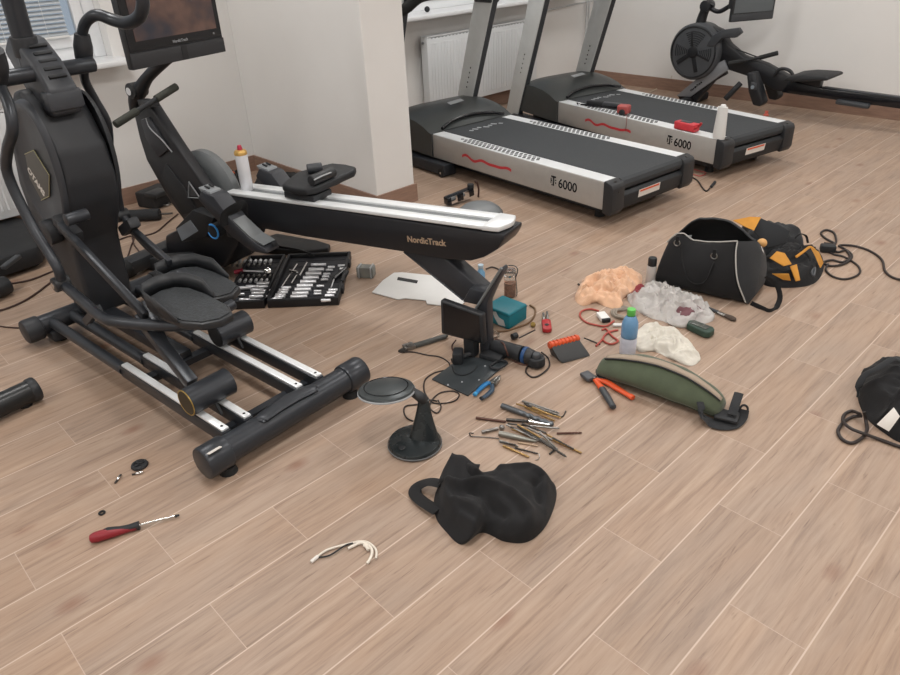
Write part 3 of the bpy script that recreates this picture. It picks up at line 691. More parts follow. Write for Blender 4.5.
def rower():
    F_ = R1; w = F_.w; S = F_.side; M3 = Matrix((F_.u, F_.v, V((0, 0, 1)))).transposed(); v_ = F_.v
    t = thing('rowing_machine', 'black rowing machine with long silver-topped rail and an upright monitor', 'exercise machine', M=F_.m())
    zt = lambda u: .5-.046*u
    # rail beam
    prof = [(1.42, .33), (1.42, .30), (.94, .312), (.42, .34), (.20, .350), (.10, .362), (.04, .39), (-.02, .435), (-.045, .478), (-.045, .495)]
    b = MB(); b.prism([w(u, 0, z-.004) for u, z in prof] + [w(1.42, 0, zt(1.42)-.004)][::1], v_*-.15, .008); rail = b.build('rail', RWB, t)
    for v in (-.027, -.123):
        b = MB(); b.bar(w(1.40, v, zt(1.40)+.004), w(.02, v, zt(.02)+.004), .052, .016, bev=.004); b.build('silver_track', ALU, rail)
    b = MB(); b.bar(w(1.40, -.075, zt(1.4)-.001), w(.02, -.075, zt(.02)-.001), .044, .006); b.build('track_groove', GRYD, rail)
    b = MB(); b.prism([w(.05, .001, zt(.05)-.006), w(-.02, -.005, .494), w(-.04, -.06, .496), (w(-.04, -.09, .496)), w(-.02, -.145, .494), w(.05, -.151, zt(.05)-.006)], V((0, 0, .020)), .005); b.build('end_piece', ALU, rail)
    b = MB(); b.text('NordicTrack', S(407.5, 241.5, .0008), S(458, 247.5, .0008)-S(407.5, 241.5, .0008), (0, 0, 1), .024, bold=.035, sx=1.0); b.build('lettering', COPPER, rail, smooth=False)
    # rear leg and stabiliser
    b = MB(); b.prism([S(402, 251, -.03), S(436, 250, -.03), S(482, 291, -.03), S(484, 300, -.03), S(462, 301, -.03)], v_*-.08, .008); leg = b.build('rear_leg', RWG, t)
    b = MB(); b.tube([S(404, 252, -.03), S(463, 300, -.03)], .004, seg=6, smooth=False); b.build('edge_trim', DGREY, leg)
    b = MB(); b.prism([S(px, py, .06) for px, py in ((473, 312), (500, 268), (503, 271), (494, 288), (487, 304), (489, 362), (480, 363), (478, 320))], v_*-.05, .008); st = b.build('rear_stabilizer', RWG, t)
    b = MB(); b.tube([S(475, 310, .062), S(501.5, 268, .062)], .0055, seg=8, smooth=False); b.build('lit_top_edge', GRYD, st)  # paler grey strip puts the light on this edge into the colour
    b = MB(); b.prism([S(px, py, .0) for px, py in ((470, 288), (484, 292), (480, 306), (462, 302))], v_*-.06, .006); b.build('leg_joint', RWG, st)
    q = [S(440, 300, .115), S(482, 315, .115), S(484, 345, .115), S(441, 334, .115)]
    b = MB(); b.prism(q, v_*-.03, .008, 3); ep = b.build('end_panel', BLK, st)
    c = sum(q, V((0, 0, 0)))/4; b = MB(); b.prism([c+(p-c)*.86+v_*.0012 for p in q], v_*-.002); b.build('panel_face', BLKG, ep, smooth=False)
    b = MB(); b.box(w(.055, .085, .055), (.05, .05, .11), M3, .01); b.build('wheel_housing', BLKM, t)
    b = MB(); b.box(w(-.03, .03, .012), (.09, .14, .024), M3, .006); b.build('foot_plate', BLKM, t)
    # front column
    rt = [(148, 103), (178, 149), (204, 186), (226, 212)]; lf = [(198, 240), (172, 205), (160, 185), (146, 160), (139, 138), (133, 112)]
    b = MB(); b.prism([S(px, py, -.03) for px, py in rt+lf], v_*-.06, .010); col = b.build('column', RWB, t, ang=50)
    b = MB(); b.prism([S(px, py, -.024) for px, py in ((166, 164), (160, 178), (182, 215), (198, 212), (184, 188))], v_*-.012, .003); b.build('column_plate', BLKM, col)
    b = MB(); q = [S(189, 182, -.020), S(200, 198, -.020), S(188.5, 197.5, -.020)]
    b.tube([q[0], q[1], q[2]], .004, seg=6, smooth=False, closed=True); b.build('triangle_frame', LGREY, col)
    b = MB(); b.prism([q[0]*.8+q[1]*.1+q[2]*.1, q[1]*.8+q[0]*.1+q[2]*.1, q[2]*.8+q[0]*.1+q[1]*.1], v_*-.006); b.build('triangle_plate', DGREY, col, smooth=False)
    b = MB(); b.tube([S(146, 118, -.02), S(150, 128, -.018), S(162, 140, -.018), S(172, 152, -.02)], .0035, seg=8); b.build('bungee_guide', LGREY, col)
    b = MB(); b.prism([S(px, py, -.018) for px, py in ((140, 120), (148, 117), (168, 150), (158, 158), (146, 140))], v_*-.02, .006); b.build('column_cover', RWG, col)
    # flywheel cover on the far side and its lower lobe
    C_ = (1.70, .345)
    for nm, m, va, vb, r0 in (('flywheel_cover', GRYD, -.125, -.20, .222),):
        b = MB(); rings = []
        for rr, vv in ((.0, va), (.15, va), (r0-.02, va-.004), (r0, va-.02), (r0, vb+.02), (r0-.02, vb), (.0, vb)):
            rings.append([b.b.verts.new(w(C_[0]+rr*.92*math.cos(2*PI*i/48), vv, C_[1]+rr*math.sin(2*PI*i/48))) for i in range(48)] if rr else [b.b.verts.new(w(C_[0], vv, C_[1]))])
        for A, B in zip(rings, rings[1:]):
            for i in range(48):
                j = (i+1) % 48
                if len(A) == 1: b.b.faces.new((A[0], B[j], B[i]))
                elif len(B) == 1: b.b.faces.new((A[i], A[j], B[0]))
                else: b.b.faces.new((A[i], A[j], B[j], B[i]))
        fw = b.build(nm, m, t)
    b = MB(); b.prism([w(u, -.115, z) for u, z in ((1.86, .44), (1.84, .28), (1.72, .15), (1.62, .16), (1.70, .40))], v_*-.03, .008); b.build('lower_cover', GRYD, t)
    # front base
    b = MB(); b.prism([w(u, .02, z) for u, z in ((1.93, .05), (1.90, .15), (1.75, .22), (1.55, .30), (1.38, .34), (1.32, .30), (1.36, .20), (1.50, .05))], v_*-.19, .014); base = b.build('front_body', RWB, t)
    b = MB(); b.bar(w(1.95, .24, .055), w(1.95, -.36, .055), .10, .075, bev=.02); fs = b.build('front_stabilizer', BLK, t)
    for v in (.24, -.36):
        b = MB(); b.cyl(w(1.95, v-.03, .045), w(1.95, v+.03, .045), .045, seg=22, bev=.006); b.build('transport_wheel', RUB, fs)
    b = MB(); b.prism([w(u, .14, z) for u, z in ((2.0, .0), (2.0, .05), (1.65, .13), (1.50, .10), (1.50, .0))], v_*-.08, .012); b.build('base_skid', BLKM, base)
    b = MB(); c = S(213, 231.5, .10); n = 24
    b.tube([c+(F_.u*math.cos(a)+V((0, 0, math.sin(a))))*.033 for a in [PI*.35+2*PI*.78*i/n for i in range(n+1)]], .0045, seg=8, smooth=False); b.build('blue_ring', mat('blue_light_ring', '#3a8ed6', .35), base)
    b = MB(); b.cyl(c-v_*.085, c+v_*.002, .034, seg=28, bev=.003); b.build('hub_cap', BLKM, base)
    # control box with grey sticker, left of the body
    q = [S(px, py, .06) for px, py in ((175, 228), (192, 210), (214, 218), (206, 238), (180, 243))]
    b = MB(); b.prism(q, v_*-.06, .008); cb = b.build('control_box', BLKM, t)
    q = [S(px, py, .0615) for px, py in ((176.5, 229), (190, 220), (198, 231), (182, 241))]
    b = MB(); b.prism(q, v_*-.003); b.build('grey_sticker', mat('grey_blue_sticker', '#7f878f', .5), cb, smooth=False)
    # foot rests
    def footrest(v, nm):
        top = [(1.38, .52), (1.34, .565), (1.25, .55), (1.14, .44), (1.03, .375), (.95, .35), (.945, .325), (1.05, .32), (1.18, .37), (1.30, .46)]
        b = MB(); b.prism([w(1.30+(u-1.225)*.88, v+.042, z-.072) for u, z in top], v_*-.09, .012); fr = b.build('footrest', RWG, t)
        b = MB(); b.prism([w(1.30+(u-1.225)*.88, v+.036, z-.070) for u, z in ((1.15, .452), (1.04, .387), (.96, .363), (.965, .36), (1.05, .376), (1.15, .44))], v_*-.072); b.build('sole_plate', GRYD, fr, smooth=False)
        b = MB(); b.prism([w(u+.07, v+.032, z-.07) for u, z in ((1.355, .572), (1.28, .562), (1.27, .53), (1.32, .53))], v_*-.064, .004); lb = b.build('heel_cup', mat('heel_cup_grey', '#83878a', .5), fr)
        for k in (-.012, .012):
            b = MB(); b.box(w(1.385, v+k, .5035), (.028, .009, .006), M3 @ Matrix.Rotation(-.25, 3, 'Y'), .001); b.build('slot', BLKM, lb)
        b = MB(); b.tube([w(1.265, v+.05, .36), w(1.255, v+.05, .41), w(1.23, v+.0, .43), w(1.255, v-.05, .41), w(1.265, v-.05, .36)], .03, seg=10, flat=.22, ref=(F_.u.x, F_.u.y, .4)); b.build('foot_strap', FAB, fr)
        b = MB(); b.cyl(w(1.04, v, .283), w(1.04, v, .298), .012, seg=12); b.build('pivot', BLKM, fr)
    footrest(.09, 'near'); footrest(-.27, 'far')
    b = MB(); b.bar(w(1.28, .12, .31), w(1.28, -.30, .31), .05, .05, bev=.01); b.build('footrest_axle', BLK, t)
    # seat
    zs = lambda z: z
    pts = [(1.045, -.03), (1.06, -.075), (1.045, -.12), (1.02, -.20), (1.0, -.245), (.93, -.255), (.86, -.245), (.835, -.20), (.835, -.12), (.83, -.075), (.835, -.03), (.835, .05), (.86, .095), (.93, .105), (1.0, .095), (1.02, .05)]
    b = MB(); b.prism([w(u+.025, v-.09, .503) for u, v in pts], V((0, 0, .034)), .011, 3); seat = b.build('seat', BLKM, t, ang=60)
    b = MB(); b.box(w(.955, -.075, .482), (.17, .12, .03), M3, .005); cr = b.build('carriage', BLK, seat)
    for u in (1.02, .89):
        b = MB(); b.cyl(w(u, -.10+.07, .472), w(u, -.12, .472), .012, seg=12); b.build('roller', RUB, cr)
    # handle resting on hooks
    b = MB(); a, c2 = w(1.75, .215, .772), w(1.75, -.13, .862); d = (c2-a)
    b.tube([a, a+d*.3, a+d*.5, a+d*.7, c2], .011, seg=12); hd = b.build('handle', BLKM, t)
    for k0, k1 in ((-.02, .34), (.66, 1.03)):
        b = MB(); b.cyl(a+d*k0, a+d*k1, .017, seg=16, bev=.003); b.build('grip', mat('grip_rubber', '#33352f', .7), hd)
    b = MB(); b.bar(w(1.90, -.05, .80), w(1.75, -.0, .815), .05, .03, bev=.005); b.build('handle_hook', BLK, t)
    # neck and monitor
    b = MB(); b.tube([w(2.0, -.07, .74), w(1.98, -.07, .80), w(1.94, -.07, .84), w(1.86, -.08, .91), w(1.74, -.09, .98), w(1.66, -.10, 1.02)], [.03, .034, .036, .026, .026, .024], seg=14); nk = b.build('neck', RWB, t)
    b = MB(); b.cyl(w(1.95, -.03, .85), w(1.95, -.11, .85), .036, seg=20, bev=.004); b.build('pivot_joint', BLK, nk)
    b = MB(); b.cyl(w(1.95, -.028, .85), w(1.95, -.022, .85), .018, seg=16); b.build('chrome_bolt', CHROME, nk)
    mu = 1.62; vc = -.10; hw = .258
    b = MB(); b.box(w(mu+.018, vc, 1.155), (.036, 2*hw, .33), M3, .008, 2); mo = b.build('monitor', BLK, t)
    b = MB(); b.box(w(mu-.0005, vc, 1.187), (.003, 2*hw-.012, .255), M3, .001); b.build('bezel_glass', BLKG, mo, smooth=False)
    b = MB(); b.box(w(mu-.003, vc-.006, 1.20), (.002, .44, .205), M3); b.build('screen', SCR, mo, smooth=False)
    b = MB(); b.box(w(mu-.002, vc, 1.023), (.006, 2*hw-.004, .062), M3, .002); b.build('speaker_bar', mat('speaker_bar', '#303134', .6), mo)
    b = MB(); b.box(w(mu-.0055, vc-.02, 1.023), (.002, .03, .06), M3); b.build('speaker_gap', BLKM, mo, smooth=False)
    b = MB(); b.text('NordicTrack', w(mu-.0026, vc+.03, 1.0685), -F_.v, (0, 0, 1), .011, bold=.02); b.build('lettering', LGREY, mo, smooth=False)
    b = MB(); b.cyl(w(mu-.002, vc-.205, 1.078), w(mu-.0035, vc-.205, 1.078), .005, seg=14); b.build('power_button', MGREY, mo)
    b = MB(); b.box(w(mu+.05, vc, 1.10), (.03, .14, .14), M3, .006); b.build('mount_plate', BLK, mo)
    return t
rower()

# ------------------------------------------------------------------ second rower by the far wall
R2 = Fr(-1.6, 6.0, 180)
def rower2():
    F_ = R2; w = F_.w; S = F_.side; M3 = Matrix((F_.u, F_.v, V((0, 0, 1)))).transposed(); v_ = F_.v
    t = thing('rowing_machine', 'dark air rower with round fan cage standing along the far wall', 'exercise machine', M=F_.m())
    R2B = mat('rower_blue_black', '#1d1f23', .45, var=.06)
    R2G = mat('rower_slate', '#3c3f43', .45, var=.06)
    b = MB(); b.prism([w(.80, .04, .20), w(-.55, .04, .175), w(-.55, .04, .245), w(.50, .04, .265), (w(.74, .04, .30))], v_*-.08, .006); rail = b.build('rail', BLKG, t)
    b = MB(); b.bar(w(.5, 0, .268), w(-.54, 0, .248), .05, .008, bev=.002); b.build('track', DGREY, rail)
    b = MB(); b.bar(w(.37, .05, .185), w(.13, .05, .178), .05, .035, bev=.012); b.build('lift_handle', DGREY, rail)
    b = MB(); b.box(w(-.5, 0, .09), (.07, .07, .18), M3, .01); b.build('rear_leg', R2B, t)
    b = MB(); b.bar(w(-.5, .26, .03), w(-.5, -.26, .03), .07, .06, bev=.015); b.build('rear_stabilizer', R2B, t)
    # fan cage
    cu, cz, rr = 1.575, .45, .225
    b = MB(); rings = []
    for r_, vv in ((0, .10), (.19, .10), (.215, .095), (rr, .08), (rr, -.06), (.215, -.075), (0, -.075)):
        rings.append([b.b.verts.new(w(cu+r_*math.cos(2*PI*i/48), vv, cz+r_*math.sin(2*PI*i/48))) for i in range(48)] if r_ else [b.b.verts.new(w(cu, vv, cz))])
    for A, B in zip(rings, rings[1:]):
        for i in range(48):
            j = (i+1) % 48
            if len(A) == 1: b.b.faces.new((A[0], B[j], B[i]))
            elif len(B) == 1: b.b.faces.new((A[i], A[j], B[0]))
            else: b.b.faces.new((A[i], A[j], B[j], B[i]))
    fan = b.build('fan_housing', mat('fan_slate', '#4a4d51', .45, var=.08), t)
    def pw(r_, a, v=.103): return w(cu+r_*math.cos(a), v, cz+r_*math.sin(a))
    for nm, a0, a1, m in (('top_mesh', 60, 125, DGREY), ('left_mesh', -14, 20, DGREY), ('right_mesh', 165, 200, DGREY)):
        b = MB()
        for k in range(7):
            r0 = .06+.017*k; n = 8
            b.tube([pw(r0, math.radians(a0+(a1-a0)*i/n), .102) for i in range(n+1)], .0035, seg=6, smooth=False)
        b.build(nm, BLKM, fan)
    for a in (78, 200, -35, -108):
        b = MB(); a = math.radians(a); b.bar(pw(.03, a, .103), pw(.165, a, .103), .035 if a < 0 else .016, .006, up=v_, bev=.002); b.build('spoke', R2B, fan)
    b = MB(); b.cyl(w(cu, .10, cz), w(cu, .112, cz), .045, seg=24, bev=.003); b.build('fan_hub', R2B, fan)
    b = MB(); b.tube([pw(.2, 2*PI*i/40, .1) for i in range(40)], .007, seg=8, closed=True, smooth=False); b.build('cage_rim', R2B, fan)
    for z in (.46, .42):
        b = MB(); b.box(w(cu+.235, .03, z), (.02, .03, .02), M3, .004); b.build('side_lug', R2B, fan)
    # frame
    b = MB(); b.prism([S(px, py, .03) for px, py in ((706, 24), (720, 30), (728, 44), (742, 56), (765, 64), (797, 82), (797, 94), (775, 91), (752, 78), (728, 70), (714, 62), (705, 45))], v_*-.09, .012); b.build('body', R2B, t, ang=50)
    b = MB(); b.prism([S(px, py, .05) for px, py in ((676, 96), (690, 97), (728, 70), (724, 60), (712, 66))], v_*-.02, .004); ar = b.build('silver_arm', mat('arm_silver', '#83868b', .45, metal=.3), t)
    b = MB(); o = S(691, 91.5, .0515); b.text('NordicTrack', o, S(707, 79, .0515)-o, (0, 0, 1), .017, bold=.03); b.build('lettering', BLKG, ar, smooth=False)
    b = MB(); b.bar(w(1.35, .0, .33), w(1.56, .0, .05), .06, .07, bev=.01); b.build('front_leg', R2B, t)
    b = MB(); b.bar(w(1.6, .30, .035), w(1.6, -.28, .035), .07, .07, bev=.02); b.build('front_stabilizer', BLKM, t)
    b = MB(); b.bar(w(1.3, 0, .31), w(1.7, 0, .05), .05, .05, bev=.01); b.build('brace', R2B, t)
    b = MB(); b.prism([S(px, py, .11) for px, py in ((706, 46), (712, 36), (722, 30), (738, 28), (741, 33), (735, 38), (722, 38), (714, 47))], v_*-.05, .006); b.build('top_fairing', R2G, t)
    b = MB(); b.tube([w(1.60, 0, .60), w(1.585, 0, .70), w(1.56, 0, .78), w(1.52, 0, .83)], [.045, .04, .035, .04], seg=14); b.build('neck', R2B, t)
    b = MB(); b.cyl(w(1.55, .05, .80), w(1.55, -.05, .80), .045, seg=22, bev=.005); b.build('neck_joint', R2B, t)
    b = MB(); b.tube([w(1.54, 0, .79), w(1.45, 0, .76), w(1.38, 0, .79), w(1.30, 0, .85), w(1.26, 0, .90)], .018, seg=12); b.build('monitor_arm', R2B, t)
    mf = Fr(*(w(1.30, .0, 0).xy), math.degrees(F_.ang)+42)
    Mm = Matrix((mf.u, mf.v, V((0, 0, 1)))).transposed() @ Matrix.Rotation(-.12, 3, 'Y')
    p0 = S(731, 24, .0); p1 = S(769, 17, -.0)
    # the display turned towards the middle of the room
    e = at(731, 24, .70); c = S(750, 20, .02); dx = V((.47, .88, 0)); hw = .19; dx.normalize(); nn = V((dx.y, -dx.x, 0))
    Mx = Matrix((dx, -nn, V((0, 0, 1)))).transposed() @ Matrix.Rotation(.0, 3, 'X')
    cc = S(750.5, 20.5, .06)+V((0, 0, .155))
    b = MB(); b.box(cc, (.385, .03, .31), Mx, .006); mo = b.build('monitor', BLK, t)
    b = MB(); b.box(cc+nn*.0155+V((0, 0, .025)), (.35, .002, .235), Mx); b.build('screen', mat('unlit_screen', '#5a6064', .2), mo, smooth=False)
    b = MB(); b.box(cc+nn*.0155+V((0, 0, -.125)), (.38, .003, .05), Mx, .001); b.build('speaker_bar', DGREY, mo)
    b = MB(); b.box(cc-dx*.185+V((0, 0, -.01))-nn*.01, (.03, .05, .10), Mx, .004); b.build('side_port', BLKM, mo)
    # handle with grips and strap
    b = MB(); b.tube([w(1.22, .14, .40), w(1.08, .06, .43), w(.94, -.06, .47)], .012, seg=10); hd = b.build('handle', R2B, t)
    b = MB(); b.cyl(w(1.22, .15, .398), w(1.12, .09, .42), .018, seg=14); b.build('grip', RUB, hd)
    b = MB(); b.cyl(w(1.03, .02, .44), w(.93, -.07, .472), .018, seg=14); b.build('grip', RUB, hd)
    b = MB(); b.tube([w(1.38, .0, .52), w(1.06, .0, .44)], .005, seg=6, smooth=False); b.build('pull_strap', BLKM, hd)
    for v, nm in ((.15, 'a'), (-.13, 'b')):
        b = MB(); b.prism([w(u, v+.05, z) for u, z in ((1.04, .35), (.98, .36), (.92, .26), (.86, .14), (.885, .105), (.945, .11), (1.0, .21))], v_*-.10, .014); f = b.build('footrest', R2B, t)
        b = MB(); b.prism([w(u, v+.054, z) for u, z in ((.99, .29), (.94, .285), (.93, .23), (.985, .225))], v_*-.108, .008); b.build('toe_strap', R2G, f)
        b = MB(); b.cyl(w(.965, v+.055, .25), w(.965, v+.062, .25), .014, seg=12); b.build('buckle', mat('pale_buckle', '#7d8890', .4), f)
    b = MB(); b.cyl(w(1.07, .20, .27), w(1.16, .24, .14), .022, seg=14, bev=.003); b.build('lever', BLKM, t)
    b = MB(); b.tube([w(.88, .05, .32), w(.84, .05, .375), w(.76, .05, .37), w(.70, .05, .30)], .013, seg=10); b.build('grab_loop', R2B, t)
    b = MB(); b.prism([w(u, .15, z) for u, z in ((.76, .31), (.73, .345), (.62, .365), (.46, .37), (.43, .365), (.43, .345), (.52, .33), (.62, .315))], v_*-.30, .012); se = b.build('seat', BLKM, t)
    b = MB(); b.box(w(.62, 0, .29), (.2, .07, .05), M3, .006); b.build('carriage', BLK, se)
    return t
rower2()
# ------------------------------------------------------------------ helpers for things on the floor
def fr_px(a, b):
    """frame on the floor from photo point a towards b"""
    A = at(*a); B = at(*b); d = B-A; return Fr(A.x, A.y, math.degrees(math.atan2(d.y, d.x))), d.length
def m3(F_): return Matrix((F_.u, F_.v, V((0, 0, 1)))).transposed()
def ridge(p, k):
    n = noise.noise(p*k); return 1-abs(n)*2
def mound(out, H, seed, fold=.5, k=9., p=2.2, nr=22, na=80, peak=None, hf=None, z0=.001, jag=.0, flat=.0, creases=()):
    """soft crumpled heap over a closed floor outline (world points)"""
    n = len(out); P = [V((q.x, q.y, 0)) for q in out]
    c = V((sum(q.x for q in P)/n, sum(q.y for q in P)/n, 0)) if peak is None else V((peak.x, peak.y, 0))
    def edge(a):
        f = a/na*n; i = int(f) % n; t = f-int(f)
        p0, p1, p2, p3 = P[(i-1) % n], P[i], P[(i+1) % n], P[(i+2) % n]
        return .5*((2*p1)+(p2-p0)*t+(2*p0-5*p1+4*p2-p3)*t*t+(3*p1-p0-3*p2+p3)*t**3)
    b = MB(); rings = []; off = V((seed*3.1, seed*1.7, seed))
    def crease(q):
        t_ = 0
        for pts, hh, wd in creases:
            m_ = 9
            for A_, B_ in zip(pts, pts[1:]):
                ab = B_-A_; f_ = max(0, min(1, (q-A_).dot(ab)/ab.length_squared)); m_ = min(m_, (q-A_-ab*f_).length)
            t_ += hh*math.exp(-(m_/wd)**2)
        return t_
    E_ = [edge(a) for a in range(na)]
    for r in range(nr+1):
        s = 1-r/nr
        if r == nr: rings.append(None); break
        ring = []
        for a in range(na):
            q = c+(E_[a]-c)*s
            base = (1-s**p)**.6
            h = H*(hf(q) if hf else 1)*base*((1-fold)+fold*(.6*ridge(q+off, k)+.4*ridge(q*1.3+off, k*2.3)))
            h += H*.08*noise.noise((q+off)*k*5)*min(1, base*2)
            if flat: h = min(h, H*flat+.12*h)
            if creases: h += crease(q)*min(1, base*1.6)
            j = noise.noise_vector((q+off)*k*1.3)*H*.35*(1 if s < 1 else jag); j.z = 0
            ring.append(b.b.verts.new(V((q.x, q.y, z0+max(0, h)))+j*min(1, base*3+jag)))
        rings.append(ring)
    for A, B in zip(rings[:-1], rings[1:-1]):
        for i in range(na):
            j = (i+1) % na; b.b.faces.new((A[i], A[j], B[j], B[i]))
    last = rings[-2]; hh = sum(v.co.z for v in last)/na; cv = b.b.verts.new(V((c.x, c.y, hh)))
    for i in range(na): b.b.faces.new((last[i], last[(i+1) % na], cv))
    bot = b.b.faces.new(list(reversed(rings[0])))
    return b
def loft(b, secs, cap=True, closed=True):
    R = [[b.b.verts.new(p) for p in s] for s in secs]; n = len(R[0])
    for A, B in zip(R, R[1:]):
        for i in range(n if closed else n-1):
            j = (i+1) % n; b.b.faces.new((A[i], A[j], B[j], B[i]))
    if cap: b.b.faces.new(list(reversed(R[0]))); b.b.faces.new(R[-1])
    return b
def cable(px, r, m, label, name='cable', cat='cable', z=None, group=None, sub=8):
    pts = []
    for i, q in enumerate(px):
        zz = q[2] if len(q) > 2 else r+.0006
        pts.append(at(q[0], q[1], zz))
    b = MB(); b.tube(pts, r, seg=8, sub=sub); return tag(b.build(name, m), label, cat, group)
def pxs(l, z=0.): return [at(x, y, z) for x, y in l]

# ------------------------------------------------------------------ black duffel bag
def duffel():
    F_, L = fr_px((652, 284), (745, 306)); w = F_.w; S = F_.side
    t = thing('duffel_bag', 'open black duffel bag with pale piping standing on the floor, upper right', 'bag', M=F_.m())
    fz = [(0, .19), (.08, .23), (.16, .262), (.24, .262), (.32, .262), (.40, .265)]
    def itp(tb, x):
        for (a, c), (d, e) in zip(tb, tb[1:]):
            if x <= d: return c+(e-c)*(x-a)/(d-a) if d > a else c
        return tb[-1][1]
    f = [(0, .20), (.03, .243), (.08, .25), (.14, .225), (.22, .225), (.32, .24), (.42, .262)]
    g = [(0, .19), (.05, .25), (.10, .285), (.18, .30), (.28, .29), (.36, .27), (.42, .235)]
    def sec(u, sc=1., inn=0.):
        a, c = itp(f, u), itp(g, u); e = .02*math.sin(PI*u/.42)
        pts = [(.055+inn, a), (.02+inn-e*.5, a*.8), (-.012-e+inn, a*.45), (-.002-e*.6+inn, .02+inn), (.02+inn, .002+inn), (.12, .001+inn), (.215-inn, .002+inn), (.245+e-inn, .03+inn), (.25+e-inn, c*.4), (.225-inn, c*.75), (.185-inn, c*.96), (.17-inn, c)]
        def sh(v, z):
            k = u/.42; fr_ = max(0, 1-v/.24); return u+z/.26*(.045*(1-k)-k*(.115*fr_+.03*(1-fr_)))
        return [w(sh(v, z), v+fuzz((u, v, z), 9, .012), z+fuzz((v, u, z), 8, .010)*(z > .01)) for v, z in pts]
    us = [-.005+.43*i/20 for i in range(21)]
    b = MB(); secs = [sec(u) for u in us]; loft(b, secs, cap=True, closed=False)
    body = b.build('body', FAB, t, ang=70, solid=.004, sub=1, off=0)
    # end panel bulge at the right end
    b = MB(); e = secs[-1]; c = sum(e, V((0, 0, 0)))/len(e)+F_.u*.03
    ring2 = [p*.7+c*.3+F_.u*.004 for p in e]; ring2 = [p+F_.u*.012 for p in ring2]
    A = [b.b.verts.new(p) for p in e]; B = [b.b.verts.new(p) for p in ring2]; cc = b.b.verts.new(c)
    for i in range(len(A)):
        j = (i+1) % len(A); b.b.faces.new((A[i], A[j], B[j], B[i])); b.b.faces.new((B[i], B[j], cc))
    b.build('end_panel', FABD, t, ang=70)
    b = MB(); b.grid(lambda s, q: w(.04+.30*s, .065+.10*q, .13+.01*math.sin(9*s)+.012*math.sin(7*q+5*s)), 20, 8); b.build('lining', FABD, t)
    b = MB(); b.prism([w(.075, .09, .13), w(.12, .10, .13), w(.115, .11, .225), w(.085, .105, .215)], F_.v*.004); b.build('grey_packet', LGREY, t)
    # piping
    PPG = mat('piping_grey', '#a8a6a2', .5)
    top = [s[0]+V((0, 0, .002)) for s in secs]
    b = MB(); b.tube(top, .003, seg=6, sub=2); b.build('piping', PPG, t)
    e = secs[-1]; b = MB(); b.tube([e[0], e[1], e[2], e[3]], .003, seg=6, sub=4); b.build('piping', PPG, t)
    # flap edge with zip on the far rim
    b = MB(); b.tube([s[-1] for s in secs], .006, seg=8, flat=.5, sub=2); b.build('zip_edge', BLKM, t)
    # rings and loops on the near face
    for px, py in ((677, 243), (714, 256)):
        p = S(px, py, -.004); b = MB(); b.tube([p+F_.u*(.013*math.cos(a))+V((0, 0, .013*math.sin(a))) for a in [2*PI*i/14 for i in range(14)]], .0025, seg=6, closed=True, smooth=False); b.build('ring', STEEL, t)
        b = MB(); b.box(p+V((0, 0, .016)), (.016, .006, .03), m3(F_), .002); b.build('ring_tab', FAB, t)
    p = secs[-1][-2]; b = MB(); b.tube([p+F_.u*.015+V((0, 0, -.02)), p+F_.u*.03+V((0, 0, -.05)), p+F_.u*.032+V((0, 0, -.08))], .006, seg=8); b.build('buckle', CHROME, t)
    b = MB(); b.tube([S(681, 246, -.014), S(682, 262, -.024), S(690, 281, -.026), S(704, 282, -.026), S(714, 262, -.016)], .0065, seg=8, flat=.25, ref=(0, 0, 1)); b.build('carry_handle', FAB, t)
    b = MB(); b.tube([at(751, 303, .02), at(762, 308, .008), at(770, 311, .006), at(777, 306, .01), at(780, 296, .045), at(776, 284, .09), at(766, 276, .12)], .011, seg=10, flat=.25, ref=tuple(F_.v)); b.build('shoulder_strap', FAB, t)
duffel()

